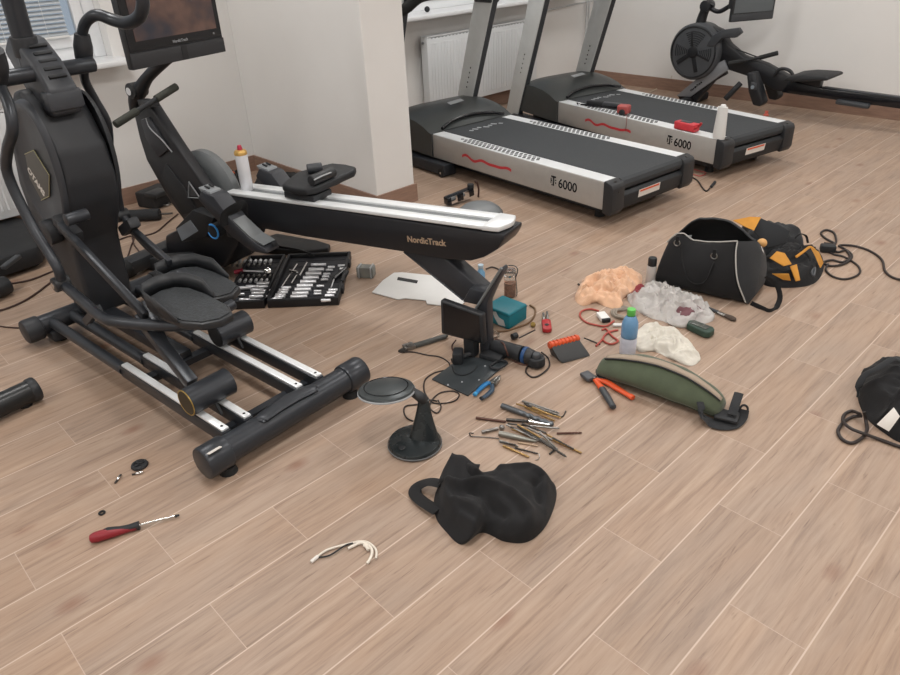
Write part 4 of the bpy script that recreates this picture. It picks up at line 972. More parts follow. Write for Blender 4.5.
# ------------------------------------------------------------------ black and yellow tool bag
YEL = mat('ochre_fabric', '#bd8432', .8, var=.1, bump=.3, bscale=600)
def toolbag():
    t = thing('tool_bag', 'collapsed black and ochre tool bag lying behind the duffel bag', 'bag', at(785, 262))
    o = pxs([(762, 284), (782, 288), (808, 286), (820, 278), (824, 264), (818, 256), (800, 252), (775, 250), (755, 254), (748, 268)])
    mound(o, .10, 3.1, .45, 10, nr=18, na=60).build('body', FAB, t, ang=80)
    o = pxs([(748, 262), (768, 262), (795, 258), (800, 250), (786, 243), (765, 238), (748, 240), (738, 250)])
    mound(o, .17, 5.2, .35, 8, nr=16, na=56).build('back_compartment', FABD, t, ang=80)
    def patch(l, m, nm, th=.006):
        b = MB(); P = [at(*q) for q in l]; n = (P[1]-P[0]).cross(P[2]-P[1]).normalized(); b.prism([p for p in P], n*th, .002); return b.build(nm, m, t)
    patch([(733, 221, .21), (750, 218, .235), (761, 218, .235), (754, 231, .20), (745, 227, .2)], YEL, 'ochre_panel')
    patch([(754, 231, .19), (761, 218, .235), (790, 231, .20), (786, 243, .15), (768, 248, .13)], FABD, 'side_flap', .01)
    patch([(770, 258, .12), (777, 251, .14), (785, 253, .13), (792, 264, .10), (784, 266, .10)], YEL, 'ochre_trim')
    patch([(790, 266, .085), (797, 264, .09), (800.5, 280, .045), (796, 281, .04)], YEL, 'ochre_strap')
    patch([(810, 247, .10), (818, 252, .09), (823, 263, .05), (820, 268, .05), (815, 256, .09)], YEL, 'ochre_trim')
    patch([(772, 274, .07), (789, 274, .07), (791, 281, .035), (783, 280, .04)], YEL, 'ochre_pocket')
    b = MB(); b.tube([at(796, 257, .11), at(803, 252, .12), at(810, 247, .12), at(815, 250, .11)], .006, seg=8, flat=.5); b.build('ochre_piping', YEL, t)
    b = MB(); b.tube([at(795, 238, .13), at(800, 234, .15), at(806, 236, .13), at(808, 243, .10)], .008, seg=8, flat=.35); b.build('handle_loop', FAB, t)
    b = MB(); b.blob(at(762, 243, .19), (.022, .022, .020)); b.build('ochre_knob', mat('ochre_knob', '#c99a5f', .5), t)
    b = MB(); b.tube([at(812, 272, .06), at(815, 268, .07), at(814, 276, .05)], .005, seg=8, closed=True); b.build('clip', DGREY, t)
toolbag()
CBL = mat('dark_cable', '#2b2422', .5)
cable([(824, 243), (835, 244), (825, 238), (821, 233), (826, 230), (834, 233), (836, 242), (830, 248), (838, 252), (846, 250), (852, 256), (846, 263), (833, 266), (825, 264), (824, 262), (832, 260), (842, 262), (850, 258), (846, 250), (839, 246), (844, 245), (855, 246), (868, 250), (878, 256), (883, 262), (885, 271), (892, 277), (905, 281)], .0055, CBL, 'long dark power cable with loops running right from the tool bag', 'power_cable', sub=6)
cable([(824, 248), (833, 254), (842, 256), (850, 260), (858, 266), (860, 272), (854, 277), (843, 279), (832, 276), (826, 270), (828, 264)], .005, CBL, 'dark cable loop lying nearest the camera beside the tool bag', 'power_cable')
b = MB(); b.box(at(828, 248, .02), (.07, .045, .035), Matrix.Rotation(.5, 3, 'Z'), .008); tag(b.build('plug_adapter', BLKM), 'small black adapter lying among the cable loops by the tool bag', 'adapter')

# ------------------------------------------------------------------ black drawstring bag at the right edge
def backpack():
    t = thing('drawstring_bag', 'black bag with white tag and cords, cut off at the right edge', 'bag', at(890, 405))
    o = pxs([(858, 400), (866, 418), (885, 434), (905, 444), (935, 440), (950, 415), (940, 392), (915, 378), (890, 376), (868, 380), (858, 388)])
    mound(o, .15, 8.3, .35, 8, nr=20, na=64).build('body', FAB, t, ang=80)
    b = MB(); b.tube([at(858, 396, .04), at(859, 385, .08), at(866, 374, .11), at(878, 368, .13), at(893, 359, .15), at(903, 362, .14)], .011, seg=10, flat=.35, ref=(0, 0, 1)); b.build('shoulder_strap', FABD, t)
    P = [at(876, 424, .075), at(888, 431, .06), at(899, 416, .105), at(893, 407, .12)]
    n = (P[1]-P[0]).cross(P[2]-P[1]).normalized(); n = n if n.z > 0 else -n
    b = MB(); b.prism([p+n*.006 for p in P], n*.004, .001); b.build('white_tag', LBL, t)
    b = MB(); b.tube([at(864, 412, .04), at(866, 421, .012), at(867, 430, .008), at(862, 438, .006), at(852, 443, .006), at(842, 439, .006), at(838, 431, .006), at(843, 423, .006), at(852, 417, .006), at(862, 416, .02)], .0055, seg=8); b.build('cord', CBL, t)
    b = MB(); b.tube([at(860, 414, .03), at(852, 411, .007), at(845, 414, .007), at(843, 421, .013), at(850, 428, .017), at(862, 433, .018), at(876, 438, .007), at(895, 445, .007), at(908, 449, .007)], .0055, seg=8); b.build('cord', CBL, t)
backpack()

# ------------------------------------------------------------------ green waist bag
OLV = mat('olive_fabric', '#4a5340', .85, var=.12, bump=.4, bscale=700, sheen=.2)
def waistbag():
    t = thing('waist_bag', 'olive green waist bag with beige zip band and black belt on the floor', 'bag', at(660, 395))
    F_, L = fr_px((600, 372), (722, 416)); w = F_.w
    n = 26; secs = []; sec2 = []
    for i in range(n+1):
        a = i/n; u = .0+(L)*a; e = math.sin(PI*min(1, max(0, (a*.94+.03))))**.27
        hh = .112*e*(1+.10*math.sin(3*a)); ww = .078*e*(1.15-.2*a)
        bend = .012*math.sin(PI*a)
        cs = []
        for k in range(14):
            th = 2*PI*k/14; v = math.cos(th); z = math.sin(th)
            zz = .5*hh*(1+z*(1 if z > 0 else 1)); 
            cs.append(w(u, bend+ww*v*(1 if z < .2 else .8)+fuzz((u*2, v, z), 6, .006), max(.001, zz+fuzz((u*3, v, z), 7, .006)*(z > -.5))))
        secs.append(cs)
    b = MB(); loft(b, secs); b.build('body', OLV, t, ang=80, sub=1)
    def on(a, th):   # point on the surface
        i = a*n; i0 = min(n-1, int(i)); f = i-i0; k = th/(2*PI)*14; k0 = int(k) % 14; g = k-int(k)
        q = lambda ii: secs[ii][k0]*(1-g)+secs[ii][(k0+1) % 14]*g
        return q(i0)*(1-f)+q(i0+1)*f
    BG = mat('beige_webbing', '#9c8d7d', .8, bump=.3, bscale=900)
    b = MB(); b.grid(lambda s, q: on(.06+.92*s, PI*(.50+.13*q))+V((0, 0, .004))-F_.v*.003, 40, 3); b.build('zip_band', BG, t, solid=.006, off=0)
    b = MB(); b.tube([on(.06+.92*i/20, PI*.655)+V((0, 0, .006))-F_.v*.003 for i in range(21)], .0028, seg=6, sub=2); b.build('zip', BLKM, t)
    b = MB(); b.tube([on(.03+.94*i/20, PI*1.22)+V((0, 0, .002)) for i in range(21)], .003, seg=6, sub=2); b.build('piping', mat('dark_olive_edge', '#3b4233', .8), t)
    BW = FABD
    def strap(l, r_=.016, nm='belt', ref=(0, 0, 1)):
        b = MB(); b.tube([at(*q) for q in l], r_, seg=10, flat=.16, ref=ref); return b.build(nm, BW, t)
    strap([(700, 414, .04), (708, 421, .012), (720, 425, .006), (732, 424, .006), (739, 417, .010), (741, 409, .03)], .026)
    strap([(732, 415, .035), (735, 405, .05), (739, 393, .06)], .015)
    strap([(700, 402, .06), (702, 410, .05), (704, 419, .012)], .012)
    strap([(606, 378, .02), (600, 376, .012), (599, 369, .03), (606, 368, .045)], .011)
    b = MB(); b.box(at(604, 373, .03), (.016, .012, .012), None, .003); b.build('white_clip', LBL, t)
    p = at(744, 409, .02); b = MB(); b.tube([p+RT*(.013*math.cos(a))+UP*(.013*math.sin(a)) for a in [2*PI*i/14 for i in range(14)]], .004, seg=8, closed=True, smooth=False); b.build('buckle_ring', BLKM, t)
    b = MB(); b.box(at(727, 416, .020), (.075, .06, .014), Matrix.Rotation(.3, 3, 'Z'), .005); b.build('buckle', BLKM, t)
waistbag()

# ------------------------------------------------------------------ black cloth bag in the foreground
def clothbag():
    t = thing('cloth_bag', 'crumpled black cloth bag with side loop lying in the foreground', 'bag', at(490, 510))
    o = pxs([(436, 518), (446, 532), (462, 545), (482, 533), (505, 542), (528, 542), (546, 526), (556, 500), (553, 486), (530, 478), (500, 480), (470, 481), (452, 476), (440, 484), (434, 500)])
    def g_(l, z): return [V((q.x, q.y, 0)) for q in (at(x, y, z) for x, y in l)]
    CRS = [(g_([(448, 476), (466, 483), (490, 487), (512, 492), (526, 504), (528, 518), (516, 530)], .09), .026, .016),
           (g_([(452, 500), (470, 512), (490, 523), (512, 528)], .07), .02, .014), (g_([(446, 462), (452, 456), (466, 466), (476, 474)], .09), .03, .016),
           (g_([(444, 464), (441, 484), (446, 506)], .07), .024, .018), (g_([(500, 470), (530, 468), (546, 476), (551, 494), (546, 512), (532, 530)], .065), .024, .014),
           (g_([(455, 520), (470, 530)], .04), .018, .012), (g_([(470, 492), (486, 502), (500, 508)], .08), -.022, .016), (g_([(536, 484), (538, 500)], .06), -.02, .012)]
    b = mound(o, .088, 11.7, .16, 5.5, nr=44, na=170, jag=.0, flat=.9, p=3.0, creases=CRS); b.build('body', FAB, t, ang=80)
    fa, fb, fc, fd = at(438, 484, .06), at(452, 451.5, .115), at(480, 465, .10), at(470, 486, .08)
    b = MB(); b.grid(lambda s, q: (fa*(1-s)+fd*s)*(1-q)+(fb*(1-s)+fc*s)*q+V((0, 0, .012*math.sin(PI*s)*(1-q)+.006*math.sin(9*s+4*q))), 10, 8); b.build('corner_flap', FAB, t, ang=80, solid=.004, off=0)
    b = MB(); b.tube([at(442, 484, .05), at(430, 482, .035), at(419, 486, .018), at(415, 493, .012), at(422, 501, .012), at(438, 511, .02)], .020, seg=10, flat=.18, ref=(0, 0, 1)); b.build('side_loop', FAB, t)
clothbag()
# ------------------------------------------------------------------ cloths and plastic bag
PEACH = mat('peach_cotton', '#d4ab8c', .9, var=.07, bump=.4, bscale=800, sheen=.2)
tag(mound(pxs([(575, 300), (578, 289), (588, 281), (600, 274), (616, 270), (632, 270), (642, 276), (640, 287), (630, 294), (622, 301), (620, 310), (606, 307), (596, 303), (583, 306)]), .075, 2.3, .75, 14, nr=30, na=110, jag=.3).build('cleaning_cloth', PEACH, ang=80), 'crumpled peach orange cloth lying left of the black duffel bag', 'cloth')
WCL = mat('offwhite_cotton', '#cbc6bb', .9, var=.05, bump=.4, bscale=800, sheen=.2)
tag(mound(pxs([(630, 344), (637, 331), (650, 323), (660, 326), (672, 328), (688, 340), (697, 352), (699, 361), (690, 366), (672, 360), (655, 352), (640, 352)]), .05, 6.1, .75, 14, nr=30, na=110, jag=.3).build('cleaning_cloth', WCL, ang=80), 'crumpled off-white cloth lying behind the green waist bag', 'cloth')
PB = mat('clear_plastic_film', '#e6e3e0', .18, trans=.5, ior=1.15, bump=.8, bscale=120)
tpb = thing('plastic_bag', 'crumpled clear plastic bag lying in front of the duffel bag', 'bag', at(672, 312))
mound(pxs([(628, 300), (640, 290), (654, 285), (676, 292), (696, 300), (712, 310), (713, 320), (698, 326), (680, 328), (664, 322), (650, 318), (636, 310)]), .085, 9.4, .85, 15, nr=30, na=110, jag=.5).build('film', PB, tpb, ang=80)
mound(pxs([(674, 318), (684, 312), (698, 313), (702, 320), (690, 324), (678, 323)]),   .062, 4.4, .5, 20, nr=10, na=40, z0=.004).build('maroon_content', mat('maroon_cloth', '#6e4a50', .8), tpb, ang=80)
b = mound(pxs([(630, 294), (640, 286), (645, 289), (642, 297), (636, 300)]), .03, 1.4, .5, 18, nr=8, na=36)
tag(b.build('red_cloth', mat('dark_red_cloth', '#7c2b33', .8)), 'small dark red rag between peach cloth and plastic bag', 'rag')

# ------------------------------------------------------------------ bottles, cans, jars
def bottle():
    p = at(627, 355.5); t = thing('water_bottle', 'small blue water bottle with green cap standing on the floor', 'bottle', p)
    BW_ = mat('bottle_clear_blue', '#cfe0ee', .06, trans=.9, ior=1.2)
    prof = [(0, 0), (.024, 0), (.029, .004), (.030, .02), (.0285, .03), (.030, .04), (.0285, .05), (.0295, .06), (.030, .10), (.0305, .13), (.029, .148), (.022, .165), (.0135, .176), (.0125, .182)]
    b = MB(); b.lathe(prof, p); b.build('body', BW_, t)
    b = MB(); b.lathe([(.0303, .088), (.0311, .09), (.0313, .13), (.0300, .148), (.0235, .165), (.0160, .176), (.0155, .1765)], p); b.build('blue_label', mat('bottle_blue', '#7fb0da', .2, var=.12, trans=.35), t)
    b = MB(); b.lathe([(.0305, .014), (.0311, .016), (.0311, .085), (.0305, .086)], p); b.build('pale_label', mat('pale_label', '#c4c6d2', .4, var=.15), t)
    b = MB(); b.lathe([(0, .205), (.013, .205), (.0155, .203), (.016, .18), (.0155, .179), (0, .179)], p, seg=32); b.build('cap', mat('green_cap', '#62bb58', .4), t)
bottle()
def spray():
    p = at(650, 283.5); t = thing('pump_bottle', 'small translucent bottle with black cap standing against the duffel bag', 'bottle', p)
    b = MB(); b.lathe([(0, 0), (.02, 0), (.022, .003), (.022, .085), (.018, .093)], p); b.build('body', mat('frosted_plastic', '#c9c5c1', .35, trans=.3), t)
    b = MB(); b.lathe([(.019, .092), (.0195, .093), (.0195, .125), (.017, .13), (0, .13)], p); b.build('cap', BLKM, t)
spray()
def can():
    p = R1.w(1.33, -.075, .4435); t = thing('spray_can', 'tall white spray can with red nozzle standing on the rower rail', 'spray can', p)
    k = 1.0
    b = MB(); b.lathe([(0, 0), (.026, 0), (.028, .003), (.028, .165), (.026, .172), (.022, .178)], p); b.build('can_body', mat('can_white', '#d9dade', .35, metal=.1, var=.03), t)
    b = MB(); b.lathe([(.028, .165), (.0292, .166), (.0288, .178), (.023, .186), (.014, .188)], p); b.build('gold_collar', mat('can_gold', '#c9a25e', .35, metal=.5), t)
    b = MB(); b.lathe([(0, .186), (.011, .186), (.011, .197), (.008, .207), (.0, .209)], p); b.build('nozzle', mat('nozzle_red', '#b0344a', .4), t)
can()
def jar():
    p = at(510, 296); t = thing('glass_jar', 'narrow glass jar with wire clip behind the teal box', 'jar', p)
    GL = mat('jar_glass', '#e8ecec', .05, trans=.95, ior=1.3)
    b = MB(); b.lathe([(0, 0), (.024, 0), (.027, .004), (.027, .10), (.025, .108), (.027, .112), (.027, .128), (.025, .132), (.0, .132)], p); b.build('glass', GL, t)
    b = MB(); b.lathe([(0, .004), (.023, .004), (.024, .07), (0, .074)], p); b.build('brown_content', mat('brown_content', '#9a6b52', .7, var=.3, scale=60), t)
    b = MB(); b.lathe([(.026, .104), (.029, .105), (.029, .111), (.026, .112)], p); b.build('metal_band', CHROME, t)
    b = MB(); b.tube([p+V((.028, .006, .10)), p+V((.034, .012, .135)), p+V((.012, .018, .146)), p+V((-.02, .012, .142))], .0028, seg=8); b.tube([p+V((.028, .006, .10)), p+V((.033, .01, .03)), p+V((.03, .01, .005))], .0022, seg=6); b.build('wire_clip', DSTEEL, t)
jar()
def bluebottle():
    p = at(481, 281); t = thing('blue_container', 'small pale blue translucent container behind the rower leg', 'container', p)
    b = MB(); b.lathe([(0, 0), (.018, 0), (.020, .004), (.020, .045), (.012, .06), (.010, .07)], p); b.build('body', mat('pale_blue_plastic', '#7fb2d6', .3, trans=.3), t)
    b = MB(); b.lathe([(.012, .068), (.013, .07), (.013, .085), (0, .087)], p); b.build('cap', mat('pale_cap', '#a9bccb', .4), t)
bluebottle()

# ------------------------------------------------------------------ teal box with things round it
F_, L = fr_px((509, 329), (530, 316)); w = F_.w
t = thing('battery_box', 'small teal box with peeling grey tape beside the rower foot', 'box', M=F_.m())
b = MB(); b.box(w(.052, .06, .038), (.125, .135, .074), m3(F_), .008, 3); b.build('housing', TEAL, t)
b = MB(); b.box(w(.052, .06, .064), (.1265, .1365, .003), m3(F_), .001); b.build('seam', mat('teal_dark', '#0c5763', .5), t)
P = [w(-.0115, .01, .014), w(-.0115, .045, .010), w(-.0115, .065, .035), w(-.0115, .08, .062), w(-.0115, .06, .066), w(-.0115, .045, .045), w(-.0115, .02, .04)]
b = MB(); b.prism(P, F_.u*-.002); b.build('grey_tape', mat('grey_tape', '#aeb0b0', .5), t)
TAN = mat('tan_cable', '#6b5138', .5)
cable([(493, 331), (505, 331), (518, 327), (528, 323), (534, 316), (535, 309), (530, 305)], .0042, TAN, 'tan brown cord curling round the right side of the teal box', 'cord', 'cord')
b = MB(); b.cyl(at(533, 324.5, .0), at(533, 324.5, .014), .011, seg=18, bev=.002); tag(b.build('brass_nut', mat('brass', '#87713f', .35, metal=.7)), 'small brass nut lying at the end of the tan cord', 'nut')
cable([(486, 269, .01), (492, 267), (499, 270), (497, 276)], .0035, CBL, 'short dark loop of cable between blue container and glass jar')
b = MB(); p = at(494, 337, .018)
for k in range(9):
    a = k*.7; b.tube([p+V((.022*math.cos(a), .022*math.sin(a), .004*math.sin(k*2))), p+V((.026*math.cos(a+1.2), .018*math.sin(a+1.2), .012+.008*math.sin(k))), p+V((.02*math.cos(a+2.6), .024*math.sin(a+2.6), .006))], .0022, seg=6)
tag(b.build('wire_bundle', mat('pale_wire', '#9f9183', .4, metal=.3)), 'small tangle of pale wire right of the rower foot', 'wire', kind='stuff')
# red and silver clamp
F_, L = fr_px((547, 333), (545, 315)); w = F_.w
t = thing('utility_knife', 'small red and silver utility knife lying right of the teal box', 'knife', M=F_.m())
b = MB(); b.prism([w(0, -.019, .002), w(L*.5, -.019, .002), w(L*.56, 0, .002), w(L*.5, .019, .002), w(0, .019, .002), w(-.008, 0, .002)], V((0, 0, .020)), .005); b.build('red_handle', RED, t)
for vv, k in ((-.008, 1.02), (.008, .95)):
    b = MB(); b.bar(w(L*.5, vv, .012), w(L*k, vv, .012), .010, .014, bev=.003); b.build('steel_jaw', STEEL, t)
b = MB(); b.cyl(w(.03, 0, .021), w(.03, 0, .024), .009, seg=14); b.build('rivet', BLKM, t)
# white tray/panel behind the rower foot
P = pxs([(372, 293), (383, 281), (394, 273.5), (402, 273), (450, 278), (464, 280), (470, 297), (462, 305), (455, 307.5), (427, 304.5), (426, 301), (405, 299), (398, 300)], .001)
t = thing('plastic_sheet', 'flat white plastic panel with small black sticker on the floor', 'panel', at(420, 290))
b = MB(); b.prism(P, V((0, 0, .005)), .001); b.build('panel_body', WHT, t)
P = pxs([(398, 277), (418, 280.5), (417, 283.5), (397, 280)], .0062)
b = MB(); b.prism(P, V((0, 0, .0006))); b.build('black_sticker', BLKM, t, smooth=False)
# clear box beside the socket case
t = thing('clear_clip_box', 'small clear grey plastic box right of the socket case', 'box', at(366, 272))
b = MB(); b.box(at(366, 271, .028), (.085, .05, .054), Matrix.Rotation(.6, 3, 'Z'), .005); b.build('box_body', mat('smoked_clear', '#a7aaa5', .15, trans=.55, ior=1.15), t)
b = MB(); b.box(at(367, 270, .026), (.02, .02, .03), Matrix.Rotation(.6, 3, 'Z'), .002); b.build('dark_core', BLKM, t)
for dx_ in (-.03, .03):
    b = MB(); c = at(366, 271, .03)+V((dx_*.8, dx_*.6, 0)); b.box(c, (.006, .054, .06), Matrix.Rotation(.6, 3, 'Z'), .001); b.build('rib', LGREY, t)
# black base plate in front of the rower foot
P = pxs([(432, 380), (462, 358), (500, 359.5), (508, 363.5), (468, 396.5)], .001)
t = thing('steel_plate', 'flat black steel plate on the floor in front of the rower foot', 'plate', at(468, 378))
b = MB(); b.prism(P, V((0, 0, .006)), .001); b.build('plate_body', mat('black_plate', '#3c4144', .35, metal=.3, var=.1), t)
for px, py in ((462, 382), (479, 380), (485, 366), (448, 385)):
    b = MB(); b.cyl(at(px, py, .0068), at(px, py, .0085), .0035, seg=10); b.build('screw_head', LGREY, t)
b = MB(); b.tube(pxs([(452, 366), (455, 373), (464, 375), (473, 371), (477, 366)], .0095), .0025, seg=6); b.build('raised_rib', BLKM, t)
b = MB(); b.tube(pxs([(490, 366), (500, 360.5), (507, 363), (498, 369)], .012), .005, seg=8, closed=True, sub=3); b.build('lifting_eye', BLKM, t)
# stub of hardware under the stabiliser panel
b = MB(); b.box(at(458, 356, .03), (.04, .06, .05), Matrix.Rotation(.7, 3, 'Z'), .008); b.cyl(at(452, 361, .012), at(472, 353, .02), .010, seg=14)
tag(b.build('clamp_block', BLKM), 'black clamp block lying on the plate under the rower foot', 'clamp')
# multi-tool / grinder
t = thing('angle_grinder', 'black power tool with blue ring lying right of the rower foot', 'power tool', at(515, 350))
a_, c_ = at(494, 346, .032), at(522, 354, .034)
b = MB(); b.tube([a_, a_*.6+c_*.4, c_], [.026, .030, .032], seg=20, smooth=True); b.build('body', BLKM, t)
d_ = (c_-a_).normalized()
b = MB(); b.cyl(c_+d_*.008, c_+d_*.022, .0335, seg=22, bev=.002); b.build('blue_ring', mat('tool_blue', '#1c4270', .35), t)
b = MB(); b.cyl(c_+d_*.022, c_+d_*.05, .032, .026, seg=22, bev=.003); b.build('gear_head', BLK, t)
hc = c_+d_*.062
b = MB(); b.cyl(hc+V((0, 0, -.028)), hc+V((0, 0, .006)), .034, .032, seg=24, bev=.004); b.build('guard', BLKM, t)
b = MB(); b.cyl(hc+V((0, 0, .004)), hc+V((0, 0, .022)), .02, .016, seg=18, bev=.003); b.build('spindle_cap', DGREY, t)
b = MB(); b.tube([a_, a_-d_*.02+V((0, 0, .005)), a_-d_*.035], [.024, .018, .008], seg=14); b.build('cable_boot', RUB, t)
cable([(495, 339, .03), (503, 343, .066), (506, 350, .066), (510, 358, .012), (520, 364), (528, 365)], .003, mat('brown_cable', '#5a3a30', .5), 'thin brown cable wrapped over the black power tool')
cable([(519, 338, .03), (527, 334, .03), (535, 330, .02)], .003, CBL, 'short black lead sticking up behind the power tool', sub=6)
cable([(541, 352, .02), (548, 358), (549, 367), (540, 375), (532, 377), (526, 372), (528, 366), (536, 361, .006)], .0032, CBL, 'black cable loop between the power tool and the orange case')
b = MB(); b.cyl(at(512, 337, .014), at(517, 335, .014), .013, seg=16, bev=.003); tag(b.build('round_stopper', BLKM), 'small round black stopper behind the power tool', 'stopper')
# orange and grey bit case
F_, L = fr_px((563, 364), (589, 357)); w = F_.w
t = thing('bit_case', 'dark grey case with ribbed orange edge, lying near the power tool', 'case', M=F_.m())
b = MB(); b.prism([w(.0, 0, .002), w(-.012, .010, .014), w(-.026, .05, .058), w(-.026, .075, .05), w(-.01, .08, .002)], F_.u*.125, .004); b.build('case_body', mat('case_grey', '#3a3b3c', .55, var=.08), t)
b = MB(); b.tube([w(-.028, .062, .056), w(.102, .062, .056)], .013, seg=14, smooth=False); cc_ = b.build('orange_edge', ORG, t)
for k in range(8):
    b = MB(); x = -.024+.0158*k; b.cyl(w(x, .062, .057), w(x+.008, .062, .057), .0155, seg=16, bev=.002); b.build('rib', ORG, cc_)
cable([(584, 338, .02), (592, 341), (600, 344.5)], .0028, CBL, 'short black lead from the orange edged case to the red cable')
# wire cutters with orange handles
def tool2(name, label, cat, hinge, tip, ends, hm, jm, hw=.011, extra=None):
    hp = at(*hinge, .012); t = thing(name, label, cat, V((hp.x, hp.y, 0)))
    tp = at(*tip, .012); d = (tp-hp).normalized(); n = V((-d.y, d.x, 0))
    for s_ in (-1, 1):
        b = MB(); L_ = (tp-hp).length
        b.prism([hp+n*s_*.001-V((0, 0, .006)), hp+n*s_*.016-V((0, 0, .006)), hp+d*L_*.6+n*s_*.012-V((0, 0, .006)), tp+n*s_*.003-V((0, 0, .006)), tp+n*s_*.0004-V((0, 0, .006))], V((0, 0, .012)), .0015); b.build('jaw', jm, t)
    b = MB(); b.cyl(hp-V((0, 0, .007)), hp+V((0, 0, .010)), .006, seg=14, bev=.001); b.build('pivot', STEEL, t)
    for k, (pts, m) in enumerate(ends):
        b = MB(); P = [hp]+[at(x, y, .012) for x, y in pts]; b.tube(P, [.007]+[hw]*(len(P)-2)+[hw*.75], seg=12, flat=.75, ref=(0, 0, 1)); hd = b.build('handle', m, t)
        if extra:
            b = MB(); q = P[-1]; q0 = P[-2]; b.tube([q0*.2+q*.8+V((0, 0, .001)), q+V((0, 0, .0005))], hw*.98, seg=12, flat=.75, smooth=False, ref=(0, 0, 1)); b.build('handle_tip', extra[k], hd)
    return t
t = tool2('cutters', 'wire cutters with orange and black handles open on the floor', 'pliers', (594, 379), (583, 373), (([(601, 387), (608, 398), (613, 407)], ORG), ([(606, 382), (618, 389), (633, 398)], ORG)), ORG, DSTEEL, .012, (DGREY, ORG))
b = MB(); b.tube([at(602, 388.5, .0125), at(608, 398, .0125), at(613.5, 407.5, .012)], [.0125, .0128, .010], seg=12, flat=.76, ref=(0, 0, 1)); b.build('dark_grip', DGREY, t)
b = MB(); hp = at(588, 376, .016); b.box(hp, (.052, .040, .016), Matrix.Rotation(-.3, 3, 'Z'), .006); b.build('head_cover', mat('cutter_head', '#4a4c50', .45), t)
t = tool2('pliers', 'pliers with blue handles lying on the black plate corner', 'pliers', (492, 384), (500, 376.5), (([(488, 383), (481, 388), (474.5, 395)], mat('pliers_blue', '#1c6aa0', .45, var=.1)), ([(492, 390), (487, 395), (481, 399)], mat('pliers_blue_black', '#2f4254', .5))), None, STEEL, .009, (mat('pliers_cyan', '#3b8fc0', .45), BLKM))
# caliper with black handle
F_, L = fr_px((407, 350), (446, 338)); w = F_.w
t = thing('cable_knife', 'long tool with black handle and steel head, left of rower foot', 'tool', M=F_.m())
b = MB(); b.prism([w(.03, -.012, .002), w(.17, -.012, .002), w(.19, 0, .002), w(.17, .012, .002), w(.03, .012, .002)], V((0, 0, .014)), .004); b.build('handle', mat('handle_dark', '#4a4b49', .5, var=.1), t)
b = MB(); b.box(w(.012, .006, .010), (.045, .038, .016), m3(F_), .003); b.cyl(w(.01, .01, .016), w(.01, .01, .020), .008, seg=14); b.build('steel_head', STEEL, t)
b = MB(); b.prism([w(-.04, .0, .002), w(-.01, .012, .002), (w(.0, -.012, .002)), w(-.02, -.02, .002)], V((0, 0, .010)), .002); b.build('blade', DSTEEL, t)
cable([(400, 352, .008), (413, 352), (427, 355), (440, 357), (449, 363), (448, 369), (434, 373), (425, 380), (424, 390), (428, 398), (434, 403), (446, 403), (456, 400), (459, 394), (452, 391), (440, 393), (432, 400), (430, 408), (437, 413), (441, 407), (438, 400, .006)], .0026, CBL, 'thin black cable winding from the long tool to the round stand', sub=6)
cable([(437, 401, .003), (430, 400), (420, 404), (406, 406), (404, 412), (407, 418), (413, 421)], .0026, CBL, 'thin black cable end curling behind the round stand', sub=6)
cable([(456, 340, .03), (452, 346), (454, 352), (460, 355)], .003, mat('dark_red_cable', '#4a2a28', .5), 'short dark red cable bent under the rower end panel', sub=6)

# ------------------------------------------------------------------ round stand with disc head
GR = mat('stand_graphite', '#2f3436', .28, metal=.35, var=.05)
def stand():
    c = at(415, 445); t = thing('disc_stand', 'black swivel stand with round disc head and round base', 'stand', V((c.x, c.y, 0)))
    b = MB(); b.lathe([(0, .002), (.082, .002), (.088, .008), (.088, .014), (.083, .021), (.05, .03), (0, .034)], c, seg=48); b.build('base', GR, t)
    b = MB(); b.lathe([(.085, .004), (.0895, .006), (.0895, .0105), (.085, .012)], c, seg=48); b.build('base_rim', MGREY, t)
    n0 = at(424, 440, .02); n1 = at(423.5, 400, .155); n2 = at(421, 397, .175)
    b = MB(); xa = RT; secs = []
    for k in range(9):
        a = k/8; p = n0*(1-a)+n1*a; wd = .052*(1-a)**1.2+.018*a; dp = .026*(1-a)+.012*a
        hx = V((RT.x, RT.y, 0)).normalized(); hy = V((-hx.y, hx.x, 0))
        secs.append([p+hx*wd*math.cos(2*PI*i/20)+hy*dp*math.sin(2*PI*i/20) for i in range(20)])
    loft(b, secs); b.build('neck', GR, t, ang=60)
    b = MB(); b.tube([n1, at(419, 396, .175), at(408, 389, .185)], [.017, .017, .013], seg=16); b.build('swivel_joint', BLK, t)
    dc = at(386.5, 391.5, .185); ax = V((.0, 0, 1))+RT*.0+V((-.13, .10, 0)); ax.normalize()
    b = MB(); b.lathe([(0, -.006), (.075, -.006), (.088, 0), (.091, .006), (.088, .012), (.068, .019), (0, .024)], dc, ax, seg=48); h = b.build('disc_head', mat('disc_grey', '#3f4446', .32, metal=.3, var=.1), t)
    b = MB(); b.lathe([(.088, -.004), (.093, -.001), (.093, .003), (.088, .006)], dc, ax, seg=48); b.build('head_rim', LGREY, h)
    b = MB(); b.lathe([(.070, .0165), (.072, .0195), (.069, .0195), (.067, .0175)], dc, ax, seg=48); b.build('groove', BLKG, h)
    p = at(402, 448, .0285); b = MB(); b.lathe([(.006, 0), (.011, .002), (.009, .004), (0, .004)], p); b.build('power_button', BLK, t)
stand()
